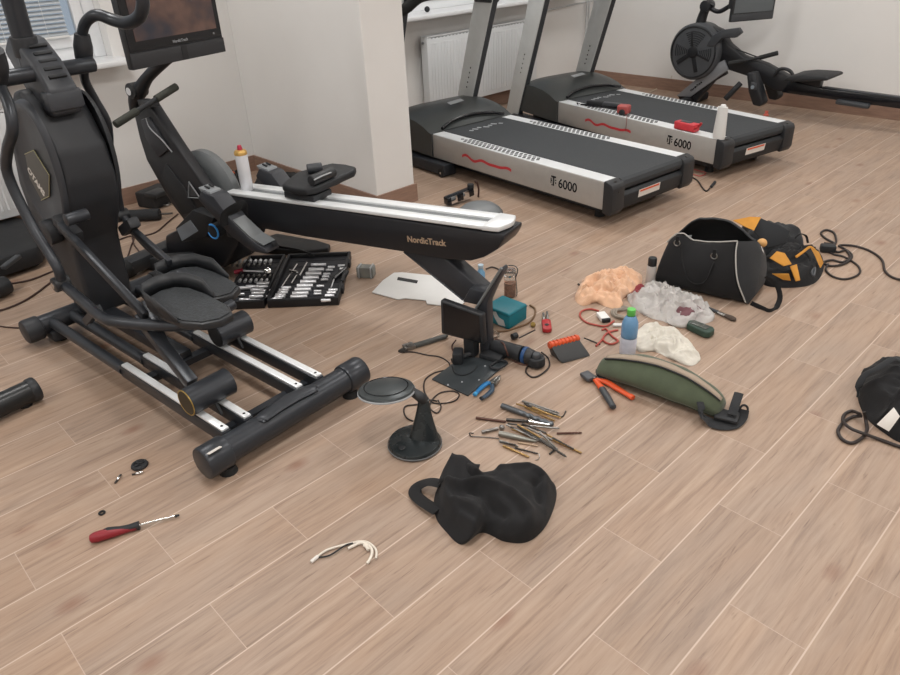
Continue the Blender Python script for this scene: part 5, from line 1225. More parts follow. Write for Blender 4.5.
# ------------------------------------------------------------------ drill bits
def c6(x, y, z): return at(460+x/6.92, 390+y/6.92, z)
BITG = 'drill bits in the loose pile'
def bit(x0, y0, x1, y1, r, m, flute=.6, lay=0, lab='', name='drill_bit', cat='drill bit'):
    r *= 1.35; z = r+.001+lay*.007; a, c = c6(x0, y0, z), c6(x1, y1, z); d = c-a; L = d.length; d.normalize(); n = V((-d.y, d.x, 0)); up = V((0, 0, 1))
    b = MB(); secs = []; N = 46; K = 12
    for i in range(N+1):
        s = i/N; fl = s > (1-flute); tw = (s-(1-flute))*L/(r*5.5)*2*PI if fl else 0
        rr = r if s < .97 else r*(1-(s-.97)/.03*.9)
        ring = []
        for k in range(K):
            th = 2*PI*k/K; q = rr*(1-.42*(1-abs(math.cos(th-tw)))) if fl else rr
            ring.append(a+d*(L*s)+n*(q*math.cos(th))+up*(q*math.sin(th)))
        secs.append(ring)
    loft(b, secs); return tag(b.build(name, m, ang=70), lab, cat, BITG if name == 'drill_bit' else None)
SD = 'steel drill bit lying in the loose pile of bits'; GD = 'gold coloured drill bit lying in the loose pile of bits'; DD = 'dark drill bit lying in the loose pile of bits'
for a in ((430, 75, 690, 160, .0028, STEEL, .6, 0, SD), (445, 92, 700, 190, .0026, DSTEEL, .6, 0, DD), (390, 95, 560, 150, .0024, GOLD, .6, 1, GD), (540, 150, 700, 192, .0024, GOLD, .6, 1, GD),
          (450, 120, 660, 215, .0024, GOLD, .7, 0, GD), (320, 205, 560, 222, .0042, DSTEEL, .55, 0, DD), (110, 192, 320, 220, .0034, mat('rusty_steel', '#5a4038', .4, metal=.5), .0, 0, 'rust brown rod, leftmost in the bit pile'),
          (670, 300, 845, 295, .0026, mat('rusty_steel', '#5a4038'), .5, 0, 'rust brown bit lying apart at the right of the pile'), (320, 240, 650, 400, .0022, STEEL, .6, 1, SD), (400, 250, 740, 465, .0032, DSTEEL, .45, 1, DD),
          (400, 240, 560, 330, .0022, GOLD, .7, 2, GD), (600, 325, 845, 437, .0030, GOLD, .65, 0, GD), (550, 290, 660, 395, .0024, STEEL, .6, 2, SD), (620, 443, 665, 405, .0024, DSTEEL, .4, 0, 'shortest dark bit at the near right of the pile'),
          (270, 350, 405, 390, .0028, STEEL, .6, 0, SD), (300, 385, 480, 465, .0030, GOLD, .6, 0, GD), (380, 400, 540, 440, .0022, DSTEEL, .6, 0, DD), (400, 362, 540, 388, .0020, COPPER, .6, 0, GD),
          (450, 245, 690, 266, .0026, STEEL, .0, 1, SD), (330, 232, 470, 250, .0022, DSTEEL, .6, 1, DD), (480, 100, 690, 175, .0022, STEEL, .7, 1, SD), (275, 360, 390, 380, .0022, DSTEEL, .6, 1, DD),
          (560, 285, 720, 370, .0022, GOLD, .6, 1, GD), (360, 270, 600, 370, .0022, GOLD, .6, 0, GD), (500, 300, 680, 412, .0026, STEEL, .5, 0, SD), (460, 105, 600, 150, .0026, DSTEEL, .6, 2, DD), (640, 330, 790, 410, .0024, DSTEEL, .6, 1, DD), (350, 255, 520, 325, .0024, DSTEEL, .6, 1, DD), (470, 262, 640, 345, .0024, STEEL, .6, 2, SD), (430, 232, 600, 300, .0026, DSTEEL, .6, 2, DD), (500, 120, 640, 175, .0026, GOLD, .6, 2, GD)):
    lab = a[8]; o = bit(*a)
    if lab not in (SD, GD, DD): del o['group']
bit(290, 108, 650, 242, .0075, mat('big_bit_grey', '#5e6266', .35, metal=.7), .62, 0, 'thick grey drill bit, the fattest of the pile', cat='drill bit')
b = MB(); b.tube([c6(690, 185, .003), c6(712, 182, .003), c6(732, 146, .003)], .0024, seg=6); tag(b.build('hex_key', DSTEEL), 'small bent hex key at the top right of the bit pile', 'hex key')
b = MB(); b.tube([c6(480, 213, .012), c6(520, 225, .012), c6(620, 240, .012)], [.008, .006, .004], seg=12); tag(b.build('chrome_adapter', CHROME), 'shiny chrome adapter lying across the bit pile', 'adapter')
b = MB(); b.tube([c6(270, 300, .010), c6(330, 312, .010), c6(430, 335, .009), c6(530, 356, .006)], [.009, .0095, .008, .003], seg=14); tag(b.build('step_drill', mat('step_grey', '#8c8b84', .35, metal=.6)), 'pale grey tapered cone bit in the bit pile', 'drill bit')
b = MB(); b.cyl(c6(150, 292, .007), c6(265, 265, .007), .0055, seg=12, bev=.001); b.blob(c6(290, 258, .010), (.010, .009, .009)); tag(b.build('socket_adapter', STEEL), 'steel adapter with ball joint at the left of the bit pile', 'adapter')
b = MB(); b.tube([c6(95, 300, .003), c6(65, 298, .003), c6(75, 318, .003), c6(100, 322, .003), c6(180, 326, .003), c6(270, 336, .003)], .0018, seg=6); tag(b.build('wire_hook', DSTEEL), 'thin hooked wire at the far left of the bit pile', 'hook')
b = MB(); b.tube([c6(545, 440, .002), c6(552, 462, .002), c6(540, 480, .002), c6(520, 484, .002)], .0012, seg=6); tag(b.build('thin_wire', STEEL), 'short curl of thin wire between bits and cloth bag', 'wire')
# ------------------------------------------------------------------ small things on the right
cable([(614, 321), (606, 326), (596, 325), (586, 322), (580, 316), (582, 311), (590, 309), (599, 311)], .0042, mat('red_cable', '#a4493f', .45), 'red cable curving round the white charger below the peach cloth')
cable([(618, 330), (612, 331), (606, 334), (601, 341), (596, 346)], .0042, mat('red_cable', '#a4493f'), 'red cable end crossing the loop left of the bottle')
cable([(602, 330), (606, 329), (612, 336), (618, 341), (611, 344), (604, 341), (604, 336), (610, 331)], .0042, mat('red_cable', '#a4493f'), 'red cable loop directly left of the water bottle')
b = MB(); b.cyl(at(613, 325, .008), at(622, 325, .008), .007, seg=14, bev=.001); tag(b.build('white_plug', WHT), 'small white plug on the red cable left of the bottle', 'plug')
F_, L = fr_px((602, 323), (609, 322)); w = F_.w
t = thing('charger', 'small white charger with black end below the peach cloth', 'charger', M=F_.m())
b = MB(); b.box(w(.018, .035, .010), (.038, .06, .018), m3(F_), .003); b.build('case', WHT, t)
b = MB(); b.box(w(.018, .0, .010), (.036, .012, .016), m3(F_), .002); b.build('black_end', BLKM, t)
t = thing('tape_roll', 'flat grey tape ring lying between peach cloth and bottle', 'tape', at(624, 312))
TG = mat('tape_beige_grey', '#8d8478', .6, var=.1)
for k, (rr, zz) in enumerate(((.052, .004), (.044, .012), (.034, .010))):
    b = MB(); c = at(624, 313, zz); b.tube([c+V((rr*math.cos(2*PI*i/30), rr*math.sin(2*PI*i/30), .003*math.sin(i*.8+k))) for i in range(30)], .005, seg=8, closed=True, smooth=False); b.build('coil', TG, t)
b = MB(); b.tube([at(578, 284, .012), at(583, 287, .006), at(588, 286, .01)], .005, seg=8); b.blob(at(583, 285, .012), (.012, .008, .008)); tag(b.build('small_clamp', DSTEEL), 'tiny dark metal clamp left of the peach cloth', 'clamp')
F_, L = fr_px((688, 331), (706, 338)); w = F_.w
t = thing('tester', 'small dark green and black tester near the plastic bag', 'tester', M=F_.m())
b = MB(); b.prism([w(-.01, .0, .002), w(.075, -.012, .002), (w(.095, .0, .002)), w(.095, .035, .002), w(.08, .05, .002), w(-.005, .05, .002), (w(-.02, .03, .002))], V((0, 0, .030)), .007, 3); b.build('body', mat('tester_green', '#2b3f35', .5, var=.1), t)
b = MB(); b.box(w(.035, .022, .0335), (.075, .032, .004), m3(F_), .0015); b.build('window', mat('tester_window', '#50534f', .25, var=.3, scale=70), t)
b = MB(); b.tube([w(-.01, .03, .02), w(-.045, .05, .012), w(-.06, .03, .005)], .006, seg=8, flat=.5); b.build('wrist_loop', FAB, t)
F_, L = fr_px((708, 310), (736, 322)); w = F_.w
t = thing('paint_brush', 'thin brush with steel collar lying right of the plastic bag', 'brush', M=F_.m())
b = MB(); b.tube([w(.0, 0, .010), w(.05, 0, .010)], [.006, .007], seg=10, smooth=False); b.build('handle', DGREY, t)
b = MB(); b.tube([w(.05, 0, .009), w(.085, 0, .009)], [.008, .010], seg=12, smooth=False, flat=.7, ref=(0, 0, 1)); b.build('collar', STEEL, t)
b = MB(); b.tube([w(.085, 0, .009), w(.11, 0, .010), w(.128, 0, .008), w(.135, 0, .006)], [.010, .014, .012, .004], seg=12, flat=.6, ref=(0, 0, 1)); b.build('bristles', mat('bristles', '#4b4038', .85, bump=.6, bscale=500), t)

# ------------------------------------------------------------------ things on the far treadmill
def T2p(px, py, z): return at(px, py, z)
ZR = .2548
F_, L = Fr(*at(588, 106, ZR).xy, math.degrees(math.atan2(*(lambda d: (d.y, d.x))(at(618, 109, ZR)-at(588, 106, ZR))))), 0; w = F_.w
L = (at(618, 109, ZR)-at(588, 106, ZR)).length
t = thing('crimping_tool', 'black and red hand tool lying on the far treadmill rail', 'tool', V((F_.O.x, F_.O.y, ZR)))
b = MB(); b.box(w(.05, .02, ZR+.022), (.13, .05, .034), m3(F_), .008); b.build('handle', BLKM, t)
b = MB(); b.box(w(.18, .02, ZR+.022), (.14, .04, .028), m3(F_), .006); b.build('grey_sleeve', DGREY, t)
b = MB(); b.bar(w(-.05, -.014, ZR+.010), w(L, -.005, ZR+.012), .012, .012, bev=.002); b.tube([w(-.05, -.014, ZR+.010), w(-.08, -.02, ZR+.02), w(-.07, -.022, ZR+.006)], .004, seg=8); b.build('lower_lever', BLKG, t)
c = at(624, 109, ZR+.035)
b = MB(); b.box(c, (.085, .07, .06), m3(F_), .014, 3); b.build('red_head', mat('faded_red', '#a04b48', .45, var=.15), t)
b = MB(); b.cyl(c+V((.01, -.03, -.015)), c+V((.012, -.05, -.015)), .02, seg=16, bev=.003); b.build('dark_dial', BLKM, t)
b = MB(); b.tube([at(627, 113, .27), at(626.5, 122, .235), at(625, 136, .12)], .0022, seg=6, sub=3)
tag(b.build('hanging_wire', mat('dark_red_wire', '#7c4541', .5)), 'thin dark red wire hanging from the red headed tool', 'wire')
F_ = Fr(*at(676, 129, ZR).xy, math.degrees(F2.ang)+180+2); w = F_.w
t = thing('multimeter', 'bright red tester box lying on the far treadmill rail', 'tester', V((F_.O.x, F_.O.y, ZR)))
b = MB(); b.box(w(.065, .02, ZR+.027), (.16, .06, .050), m3(F_), .008, 3); b.build('case', mat('tester_red', '#c23a43', .45, var=.08), t)
b = MB(); b.box(w(.06, .02, ZR+.053), (.08, .035, .004), m3(F_), .001); b.build('display', DGREY, t)
b = MB(); b.tube([w(.145, .03, ZR+.03), w(.16, .03, ZR+.05), w(.165, .03, ZR+.062)], .008, seg=10); b.tube([w(.145, .0, ZR+.03), w(.165, .0, ZR+.035)], .009, seg=10); b.build('probe_plug', RED, t)
WR = mat('red_wire', '#b0524c', .45)
cable([(693, 131, .268), (693.5, 138, .20), (697, 148, .12), (698, 156, .05), (693, 163, .006), (688, 168, .005)], .0024, WR, 'thin red wire hanging down from the red tester to the floor', 'wire', 'wire', sub=5)
cable([(686, 166), (693, 169), (700, 171), (706, 173), (700, 176), (692, 174)], .003, WR, 'red wire lying on the floor between the two treadmills', 'wire', 'wire', sub=5)
cable([(684, 172), (692, 177), (698, 181), (702, 187), (706, 191), (710, 188), (713, 184)], .0045, CBL, 'short dark cable with plug on the floor behind the near treadmill', 'plug_cable', sub=5)
b = MB(); b.cyl(at(711, 187, .008), at(715, 182, .010), .009, seg=12, bev=.002); tag(b.build('cable_plug', BLKM), 'black plug at the end of the cable between treadmills', 'plug')
c = at(718.5, 138.5, ZR); M_ = Matrix.Rotation(F2.ang, 3, 'Z')
t = thing('white_dispenser', 'tall white plastic container standing on the end of the far treadmill', 'container', c)
b = MB(); secs = []
for z, wx in ((0, .040), (.02, .044), (.15, .036), (.19, .032)):
    secs.append([c+M_ @ V((wx*math.cos(a)*1.0*(1 if abs(math.cos(a)) > .2 else 1), .022*math.sin(a), z)) for a in [2*PI*i/20 for i in range(20)]])
loft(b, secs); b.build('body', mat('container_white', '#d5d5d3', .4), t)
b = MB(); b.cyl(c+V((0, 0, .19)), c+V((0, 0, .205)), .018, .014, seg=18, bev=.002); b.build('cap', WHT, t)
c = at(766, 115.5, ZR); t = thing('red_stud', 'tiny red round piece on the far rail of the far treadmill', 'part', c)
b = MB(); b.lathe([(0, 0), (.018, 0), (.018, .008), (.010, .014), (.012, .03), (0, .034)], c); b.build('knob_body', mat('knob_red', '#a0483a', .4), t)
c = atx(571, 2, XW+.06); c.z = .8715; t = thing('red_piece', 'small red part lying on the far end of the window sill', 'part', c)
b = MB(); b.box(c+V((0, 0, .015)), (.05, .07, .028), None, .008); b.build('cap_body', RED, t)
c = atx(427, 7, XW+.04); c.z = .8715; b = MB(); b.blob(c+V((0, 0, .022)), (.022, .022, .022)); tag(b.build('black_ball', BLKM), 'small round black knob on the window sill above the radiator', 'knob')
cable([(672, 76, .14), (668, 82, .06), (660, 87, .008), (650, 92, .008)], .004, mat('pale_cable', '#c9bfae', .5), 'pale thin cable leading from the far rower behind the treadmill')

# ------------------------------------------------------------------ grey cover and shiny clip behind the rail end
c = at(480, 214); t = thing('grey_cover', 'grey domed machine cover lying behind the rail end', 'cover', c)
b = MB(); b.lathe([(.125, .001), (.128, .012), (.12, .03), (.09, .052), (.04, .066), (0, .07)], c, seg=44); b.build('dome', GRYD, t)
b = MB(); b.lathe([(.128, .001), (.134, .004), (.133, .012), (.127, .013)], c, seg=44); b.build('rim', DGREY, t)
t = thing('chrome_bracket', 'black bracket with shiny plates lying behind the rower rail', 'bracket', at(460, 207))
F_, L = fr_px((446, 207), (470, 200)); w = F_.w
b = MB(); b.bar(w(0, 0, .035), w(.20, 0, .055), .05, .05, bev=.008); b.build('bracket_body', BLKG, t)
for u in (.045, .135):
    b = MB(); b.box(w(u, -.0265, .038+u*.1), (.045, .003, .045), m3(F_) @ Matrix.Rotation(-.1, 3, 'Y'), .001); b.build('shiny_plate', CHROME, t)
b = MB(); b.cyl(w(.19, 0, .07), w(.19, 0, .10), .02, seg=16, bev=.003); b.build('end_knob', BLKM, t)
b = MB(); b.tube([w(.255, .01, .0), w(.26, .01, .05), w(.245, .01, .095), w(.235, .01, .10)], .010, seg=10, flat=.6); tag(b.build('rubber_hook', mat('brown_rubber', '#3a211b', .5)), 'small dark brown hook standing beside the grey domed cover', 'hook')

# ------------------------------------------------------------------ foreground small parts
def screwdriver():
    F_, L = fr_px((91, 543), (180, 517)); w = F_.w
    t = thing('screwdriver', 'red and black screwdriver lying on the floor, lower left', 'screwdriver', M=F_.m())
    H = L*.54
    b = MB(); b.tube([w(0, 0, .015), w(.004, 0, .015), w(.018, 0, .0155), w(.05, 0, .0155), w(H*.62, 0, .0125), w(H*.8, 0, .012), w(H, 0, .013)], [.006, .012, .0155, .0155, .0115, .010, .012], seg=18); hd = b.build('handle', mat('screwdriver_red', '#85202a', .4), t)
    b = MB(); b.tube([w(.022, .003, .0175), w(.05, .003, .0175), w(H*.62, .002, .0135), w(H*.8, .001, .013), w(H+.002, 0, .013)], [.009, .0145, .0115, .0105, .0125], seg=16); b.build('black_grip', BLKM, hd)
    b = MB(); b.cyl(w(H, 0, .013), w(L-.012, 0, .008), .0035, seg=12); b.build('shaft', CHROME, t)
    b = MB(); b.cyl(w(L-.012, 0, .008), w(L, 0, .0077), .0045, .003, seg=10); b.build('tip', BLKM, t)
screwdriver()
c = at(102, 513, .002); b = MB(); b.tube([c+V((.0075*math.cos(2*PI*i/20), .0075*math.sin(2*PI*i/20), .001)) for i in range(20)], .003, seg=8, closed=True, smooth=False); tag(b.build('rubber_washer', RUB), 'tiny black rubber ring on the floor above the screwdriver', 'washer')
c = at(140, 466); t = thing('end_cap', 'round black plastic cap lying beside two small pins', 'cap', c)
b = MB(); b.lathe([(0, .001), (.025, .001), (.027, .004), (.025, .009), (.018, .010), (.016, .006), (0, .006)], c, seg=32); b.build('cap_body', BLKM, t)
b = MB(); b.bar(c+V((-.016, -.003, .0075)), c+V((.016, .004, .0075)), .004, .004); b.bar(c+V((.003, -.016, .0075)), c+V((-.003, .016, .0075)), .004, .004); b.build('cross_rib', BLKM, t)
def pin(a, e, lab):
    A, E = at(*a, .005), at(*e, .0045); t = thing('metal_pin', lab, 'pin', V((A.x, A.y, 0))); d = E-A
    b = MB(); b.cyl(A, A+d*.65, .0048, seg=14, bev=.0008); b.build('pin_body', CHROME, t)
    b = MB(); b.cyl(A+d*.65, E, .003, seg=10); b.build('pin_stem', DSTEEL, t)
pin((121, 475), (115, 483), 'small shiny pin lying left of the round black cap')
pin((143, 472), (132, 474.5), 'small shiny pin touching the near edge of the round black cap')
def c9(x, y, z=.004): return at(300+x/10, 530+y/10, z)
WW = mat('ivory_sleeve', '#d8d0c4', .45)
for pts, rr, lab in (([(115, 315), (180, 260), (260, 205), (360, 170), (480, 140), (600, 115), (680, 125), (740, 170), (765, 220), (760, 285)], .0032, 'ivory wire, outermost and longest of the bundle on the floor'),
                     ([(480, 185), (540, 155), (600, 130), (660, 140), (710, 180), (720, 230), (700, 290), (670, 335)], .0042, 'thick ivory wire curving inside the bundle on the floor'),
                     ([(640, 150), (665, 170), (685, 200)], .0048, 'shortest ivory sleeve in the wire bundle on the floor')):
    b = MB(); b.tube([c9(*p, rr+.001) for p in pts], rr, seg=8); tag(b.build('ivory_wire', WW), lab, 'wire')
b = MB(); b.cyl(c9(110, 320, .005), c9(180, 262, .005), .0052, seg=12, bev=.001); tag(b.build('white_connector', LBL), 'small white connector at the left end of the wire bundle', 'connector')
b = MB(); b.tube([c9(180, 275, .004), c9(290, 255, .005), c9(390, 195, .007), c9(460, 150, .008), c9(530, 130, .009)], .0022, seg=8); tag(b.build('dark_wire', BLKM), 'dark thin wire in the ivory bundle on the floor', 'wire')

# ------------------------------------------------------------------ socket case
SKT = mat('socket_chrome', '#dcdde0', .3, metal=.55)
CH_ = (266.5, 308.5)
CA = at(*CH_); CB = at(288, 261)
dv = (CB-CA); LV = dv.length; Fc = Fr(CA.x, CA.y, math.degrees(math.atan2(dv.y, dv.x))-90)
NR = at(337.5, 312.5); rw = Fc.loc(NR); wid = rw.x
w = Fc.w
CASE = mat('case_black', '#17181b', .5, var=.06); CAI = mat('case_tray', '#202126', .6, var=.08)
tc_ = thing('socket_case', 'open black socket set case lying on the floor by the rower', 'tool case', M=Fc.m())
mm = m3(Fc)
def tray(u0, u1, nm):
    v0, v1 = 0, LV; zt = .042
    b = MB()
    b.box(w((u0+u1)/2, (v0+v1)/2, .006), (u1-u0, v1-v0, .012), mm, .005)
    for (a0, a1, c0, c1) in ((u0, u0+.014, v0, v1), (u1-.014, u1, v0, v1), (u0, u1, v0, v0+.016), (u0, u1, v1-.016, v1)):
        b.box(w((a0+a1)/2, (c0+c1)/2, zt/2), (a1-a0, c1-c0, zt), mm, .006)
    sh_ = b.build(nm, CASE, tc_)
    b = MB(); b.box(w((u0+u1)/2, (v0+v1)/2, .016), (u1-u0-.03, v1-v0-.034, .012), mm, .002)
    for k in range(7):
        vv = v0+.03+(v1-v0-.06)*(k+.5)/7; b.box(w((u0+u1)/2, vv, .0225), (u1-u0-.05, .004, .003), mm, .001)
    b.build('insert_tray', CAI, sh_)
    return sh_
tray(.006, wid, 'case_half'); LW = Fc.loc(at(222, 309)).x; tray(LW+.01, -.006, 'case_half')
b = MB(); b.cyl(w(0, .04, .03), w(0, LV-.04, .03), .006, seg=10); b.build('hinge', CASE, tc_)
for vv in (.12, LV-.12):
    b = MB(); b.box(w(wid+.004, vv, .025), (.012, .05, .03), mm, .003); b.build('latch', CASE, tc_)
SG = 'sockets laid in the open socket case'
ZS = .024
def crop8(x, y): return (260+x/7.5, 230+y/7.5)
nS = 0
def socket(px, py, r, L_, ax='u', col=None, z=ZS, lab='chrome socket lying in the open socket case'):
    c = at(px, py, z+r); d = Fc.u if ax == 'u' else Fc.v
    b = MB(); seg = 16; A = c-d*L_/2
    q = [(r*.62, .002), (r*.62, 0), (r*.92, 0), (r, .001), (r, L_*.45), (r*.86, L_*.5), (r*.86, L_*.94), (r*.8, L_), (r*.45, L_), (r*.45, L_-.003), (0, L_-.004)]
    b.lathe(q, A, d, seg=seg); return tag(b.build('socket', col or SKT), lab, 'socket', SG)
for x, y in ((292, 500), (304, 474), (322, 446), (338, 418), (362, 388), (382, 358), (402, 328), (422, 298)): socket(*crop8(x, y), .0105, .074)
for x, y in ((440, 262),): socket(*crop8(x, y), .009, .074)
for x, y in ((100, 528), (130, 518), (150, 502), (155, 486), (172, 468), (180, 450), (196, 432)): socket(*crop8(x, y), .0078, .046)
for x, y in ((494, 527), (506, 512), (522, 492), (536, 470), (548, 450)): socket(*crop8(x, y), .0078, .042)
for x, y in ((432, 458), (432, 478), (452, 420), (484, 372), (492, 350), (500, 330), (520, 300), (535, 278), (610, 268), (622, 290), (630, 312)): socket(*crop8(x, y), .0062, .034)
def rod(pts, r, m, lab, nm, cat, z=.034, grp=None):
    b = MB(); b.tube([at(*crop8(x, y), z) for x, y in pts], r, seg=10, smooth=False); return tag(b.build(nm, m), lab, cat, grp)
rod([(165, 425), (278, 258)], .0045, CHROME, 'long chrome extension bar with cross piece in the case', 'extension_bar', 'bar')
rod([(222, 305), (285, 318)], .006, CHROME, 'short chrome cross piece lying over the long extension bar', 'cross_piece', 'bar', z=.044)
rod([(235, 402), (275, 338)], .0042, CHROME, 'short chrome extension bar beside the long one in the case', 'extension_bar', 'bar')
rod([(297, 345), (352, 246)], .0048, CHROME, 'slim chrome bar right of the cross piece in the case', 'extension_bar', 'bar')
for (p0, p1, p2, lab) in (((534, 430), (556, 368), (640, 292), 'screwdriver with black handle and chrome shaft in the right case half'), ((600, 430), (612, 390), (652, 315), 'second black handled driver at the right edge of the case')):
    c = at(*crop8(*p1)); t = thing('screwdriver', lab, 'screwdriver', c)
    b = MB(); b.tube([at(*crop8(*p0), .034), at(*crop8(*p1), .036)], .0032, seg=8, smooth=False); b.build('shaft', SKT, t)
    b = MB(); b.tube([at(*crop8(*p1), .036), at(*crop8(*p2), .036)], [.009, .011], seg=12, smooth=False); b.build('handle', BLKG, t)
def crop7(x, y): return (170+x/7.5, 230+y/7.5)
for k in range(9): socket(*crop7(450+k*38, 232+3*(k % 2)), .0085, .028, 'v')
for k in range(8): socket(*crop7(470+k*40, 258+3*(k % 2)), .007, .026, 'v', STEEL)
for k in range(7): socket(*crop7(500+k*42, 345), .007, .026, 'v', STEEL)
for k in range(6): socket(*crop7(525+k*40, 378), .0075, .026, 'v')
for x, y in ((618, 425), (655, 450), (662, 475), (690, 425), (700, 400), (560, 435), (645, 500)): socket(*crop7(x, y), .009, .06)
for x, y in ((520, 482), (560, 522), (600, 528), (635, 530), (690, 500), (715, 455)): socket(*crop7(x, y), .0075, .048)
t = thing('ratchet', 'red handled ratchet with round chrome head in the left case half', 'ratchet', at(*crop7(545, 305)))
b = MB(); b.tube([at(*crop7(480, 318), .038), at(*crop7(545, 305), .038)], [.010, .013], seg=12, smooth=False); b.build('handle', mat('ratchet_red', '#8e2438', .45), t)
b = MB(); b.tube([at(*crop7(545, 305), .038), at(*crop7(700, 312), .036)], .005, seg=8, smooth=False); b.build('shaft', SKT, t)
b = MB(); b.cyl(at(*crop7(735, 305), .034), at(*crop7(735, 305), .046), .016, seg=18, bev=.002); b.build('head', CHROME, t)
# a second flat case, closed, behind
P = pxs([(262, 253), (262, 244), (278, 239), (318, 246), (331, 250), (329, 254), (308, 257), (290, 256)], .001)
t = thing('flat_case', 'closed flat black case lying behind the open socket case', 'case', at(296, 252))
b = MB(); b.prism(P, V((0, 0, .035)), .008, 3); b.build('case_body', CASE, t)
b = MB(); b.tube([at(278, 246, .042), at(300, 250, .044), at(314, 255, .042)], .008, seg=10, flat=.5); b.build('handle', CAI, t)
b = MB(); b.box(at(286, 240, .012), (.10, .05, .022), Matrix.Rotation(.8, 3, 'Z'), .004); tag(b.build('bit_tin', mat('tin_grey', '#8e9084', .35, metal=.4, var=.2)), 'small grey metal tin under the rower rail by the case', 'tin')
b = MB(); b.tube([at(297, 241, .006), at(303, 238, .010)], .006, seg=8, smooth=False); tag(b.build('brass_stub', COPPER), 'short copper coloured stub under the rower rail', 'stub')
t = thing('wrench_set', 'two silver wrenches lying on black cloth under the rower body', 'wrench', at(233, 247))
for k in (0, 1):
    b = MB(); a = at(221+4*k, 248+2.5*k, .05); e = at(240+3*k, 242+2.5*k, .05); b.bar(a, e, .012, .006, bev=.002); b.build('wrench_shaft', STEEL, t)
b = mound(pxs([(205, 258), (222, 262), (248, 256), (258, 247), (248, 240), (225, 241), (206, 248)]), .045, 3.9, .3, 12, nr=10, na=40)
tag(b.build('black_cloth', FAB), 'black cloth lying under the rower between case and elliptical trainer', 'cloth')

# ------------------------------------------------------------------ clutter behind the rower and at the left edge
o = pxs([(256, 203), (270, 200), (300, 200), (318, 204), (335, 196), (320, 184), (290, 180), (262, 180), (253, 190)])
mm_ = mound(o, .12, 7.7, .35, 7, nr=16, na=56)
tag(mm_.build('black_bag', FAB), 'low black bag lying along the wall behind the rower seat', 'bag')
t = thing('tool_pouch', 'black and orange tool pouch behind the spray can near the wall', 'pouch', at(228, 195))
mound(pxs([(212, 200), (226, 206), (244, 200), (246, 188), (232, 182), (216, 184)]), .17, 2.9, .4, 9, nr=14, na=48).build('pouch_body', FAB, t)
for (x, y, z) in ((224, 168, .15), (230, 172, .14), (219, 172, .14), (227, 178, .12), (235, 196, .10)):
    b = MB(); b.tube([at(x-3, y+3, z), at(x, y, z+.01), at(x+4, y+2, z)], .014, seg=8, flat=.6); b.build('orange_tab', mat('dull_orange', '#a4502e', .6, var=.2), t)
t = thing('motor_cover', 'small black box shaped part against the skirting left of the rower', 'box', at(157, 200))
b = MB(); b.box(at(157, 196, .05), (.16, .20, .10), Matrix.Rotation(.35, 3, 'Z'), .014); b.build('cover_body', BLKM, t)
b = MB(); b.box(at(157, 193, .095), (.10, .12, .03), Matrix.Rotation(.35, 3, 'Z'), .008); b.build('raised_lid', BLK, t)
b = MB(); c = at(166, 204, .012); b.tube([c+V((.022*math.cos(2*PI*i/18), .022*math.sin(2*PI*i/18), 0)) for i in range(18)], .005, seg=8, closed=True, smooth=False); tag(b.build('steel_ring', STEEL), 'small steel ring on the floor left of the rower', 'ring')
t = thing('foam_handle', 'short black padded bar lying on the floor behind the elliptical trainer', 'bar', at(142, 217))
a, e = at(124, 216, .036), at(160, 214, .036)
b = MB(); b.cyl(a, e, .034, seg=20, bev=.006); b.build('pad', mat('foam_black', '#25272a', .8), t)
b = MB(); b.cyl(e, e+(e-a)*.35, .006, seg=10); b.build('rod', DSTEEL, t)
BRC = mat('brown_black_cable', '#3d2a24', .5)
cable([(118, 240), (130, 236), (142, 236), (156, 232), (168, 222), (178, 214)], .0045, BRC, 'brown cable running across the floor from trainer to rower', sub=5)
cable([(128, 256), (131, 246), (134, 238), (131, 231), (134, 244), (139, 252), (136, 258)], .004, BRC, 'small knot of brown cable behind the far pedal', sub=5)
cable([(3, 285), (15, 283), (30, 280), (46, 274), (60, 268)], .005, BRC, 'brown cable crossing the floor at the left edge, uppermost of three', sub=5)
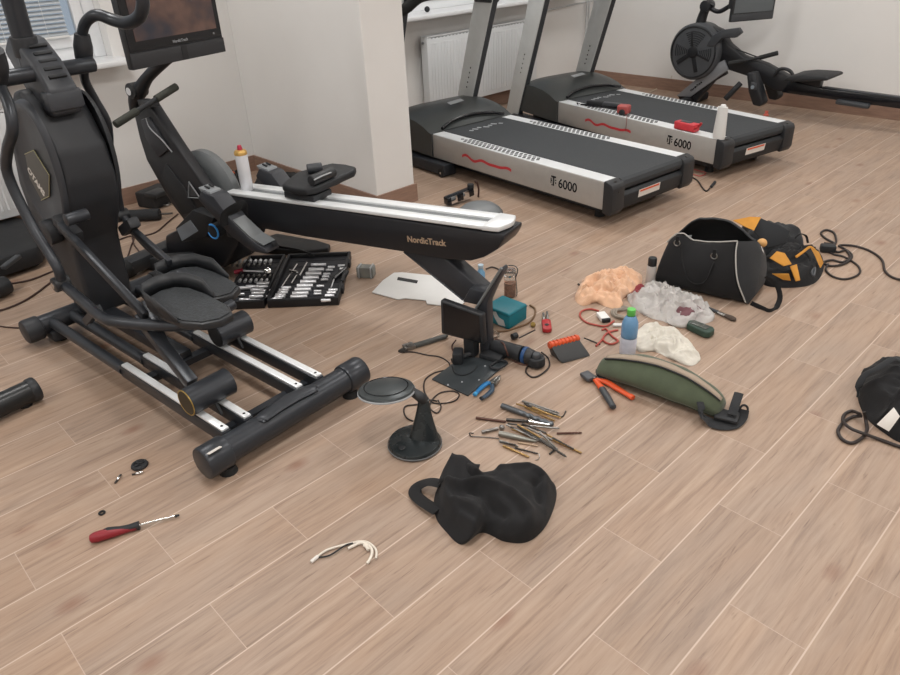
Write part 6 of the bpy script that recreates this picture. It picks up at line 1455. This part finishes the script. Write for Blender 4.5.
cable([(-6, 312), (8, 308), (24, 301), (38, 292), (50, 283), (64, 276)], .005, BRC, 'brown cable at the left edge, middle of three', sub=5)
cable([(-8, 325), (6, 327), (19, 328)], .0035, BRC, 'thin cable at the left edge ending at the trainer foot, lowest of three', sub=5)
t = thing('machine_base', 'dark low base of another machine below the left radiator', 'machine base', at(10, 250))
P = pxs([(-40, 300), (-8, 282), (44, 264), (52, 240), (20, 232), (-40, 250)], .02)
b = MB(); b.prism(P, V((0, 0, .10)), .02); b.build('base_housing', BLKM, t)
b = MB(); a = at(-20, 296, .05); e = at(8, 284, .05); b.cyl(a, e, .045, seg=22, bev=.008); b.build('foot_bar', BLK, t)
b = MB(); b.bar(at(3, 268, .14), at(19, 256, .15), .03, .02, bev=.005); b.build('lever', DGREY, t)
for px, py in ((36, 262), (-10, 290)):
    b = MB(); b.cyl(at(px, py, 0), at(px, py, .03), .02, seg=12); b.build('rubber_foot', RUB, t)
t = thing('floor_bar', 'black rounded bar foot cut off at the left edge', 'machine foot', at(5, 400))
a, e = at(-50, 428, .048), at(30, 391, .048)
b = MB(); b.cyl(a, e, .042, seg=26); b.build('tube', mat('foot_black', '#1a1c1e', .35, var=.05), t)
d = (e-a).normalized(); b = MB(); b.cyl(e-d*.005, e+d*.028, .046, seg=26, bev=.008); b.build('end_cap', BLK, t)
b = MB(); q = e-d*.03; b.cyl(V((q.x, q.y, 0)), V((q.x, q.y, .02)), .022, seg=14); b.build('rubber_foot', RUB, t)
# black cylinder lying on the rower seat
t = thing('black_cylinder', 'black cylinder pair lying on top of the rower seat', 'cylinder', at(318, 175, .54))
c1, c2 = at(311, 181, .561), at(333, 171.5, .561)
b = MB(); b.cyl(c1, c2, .022, seg=18, bev=.004); b.build('front_tube', BLK, t)
c1, c2 = at(307, 169, .558), at(322, 167, .558)
b = MB(); b.cyl(c1, c2, .021, seg=18, bev=.004); b.build('rear_tube', DGREY, t)
b = MB(); b.tube([at(314, 180, .57), at(322, 176, .575), at(331, 172.5, .57)], .003, seg=6); b.build('painted_highlight', LGREY, t)  # light grey line laid on the black tube as its highlight
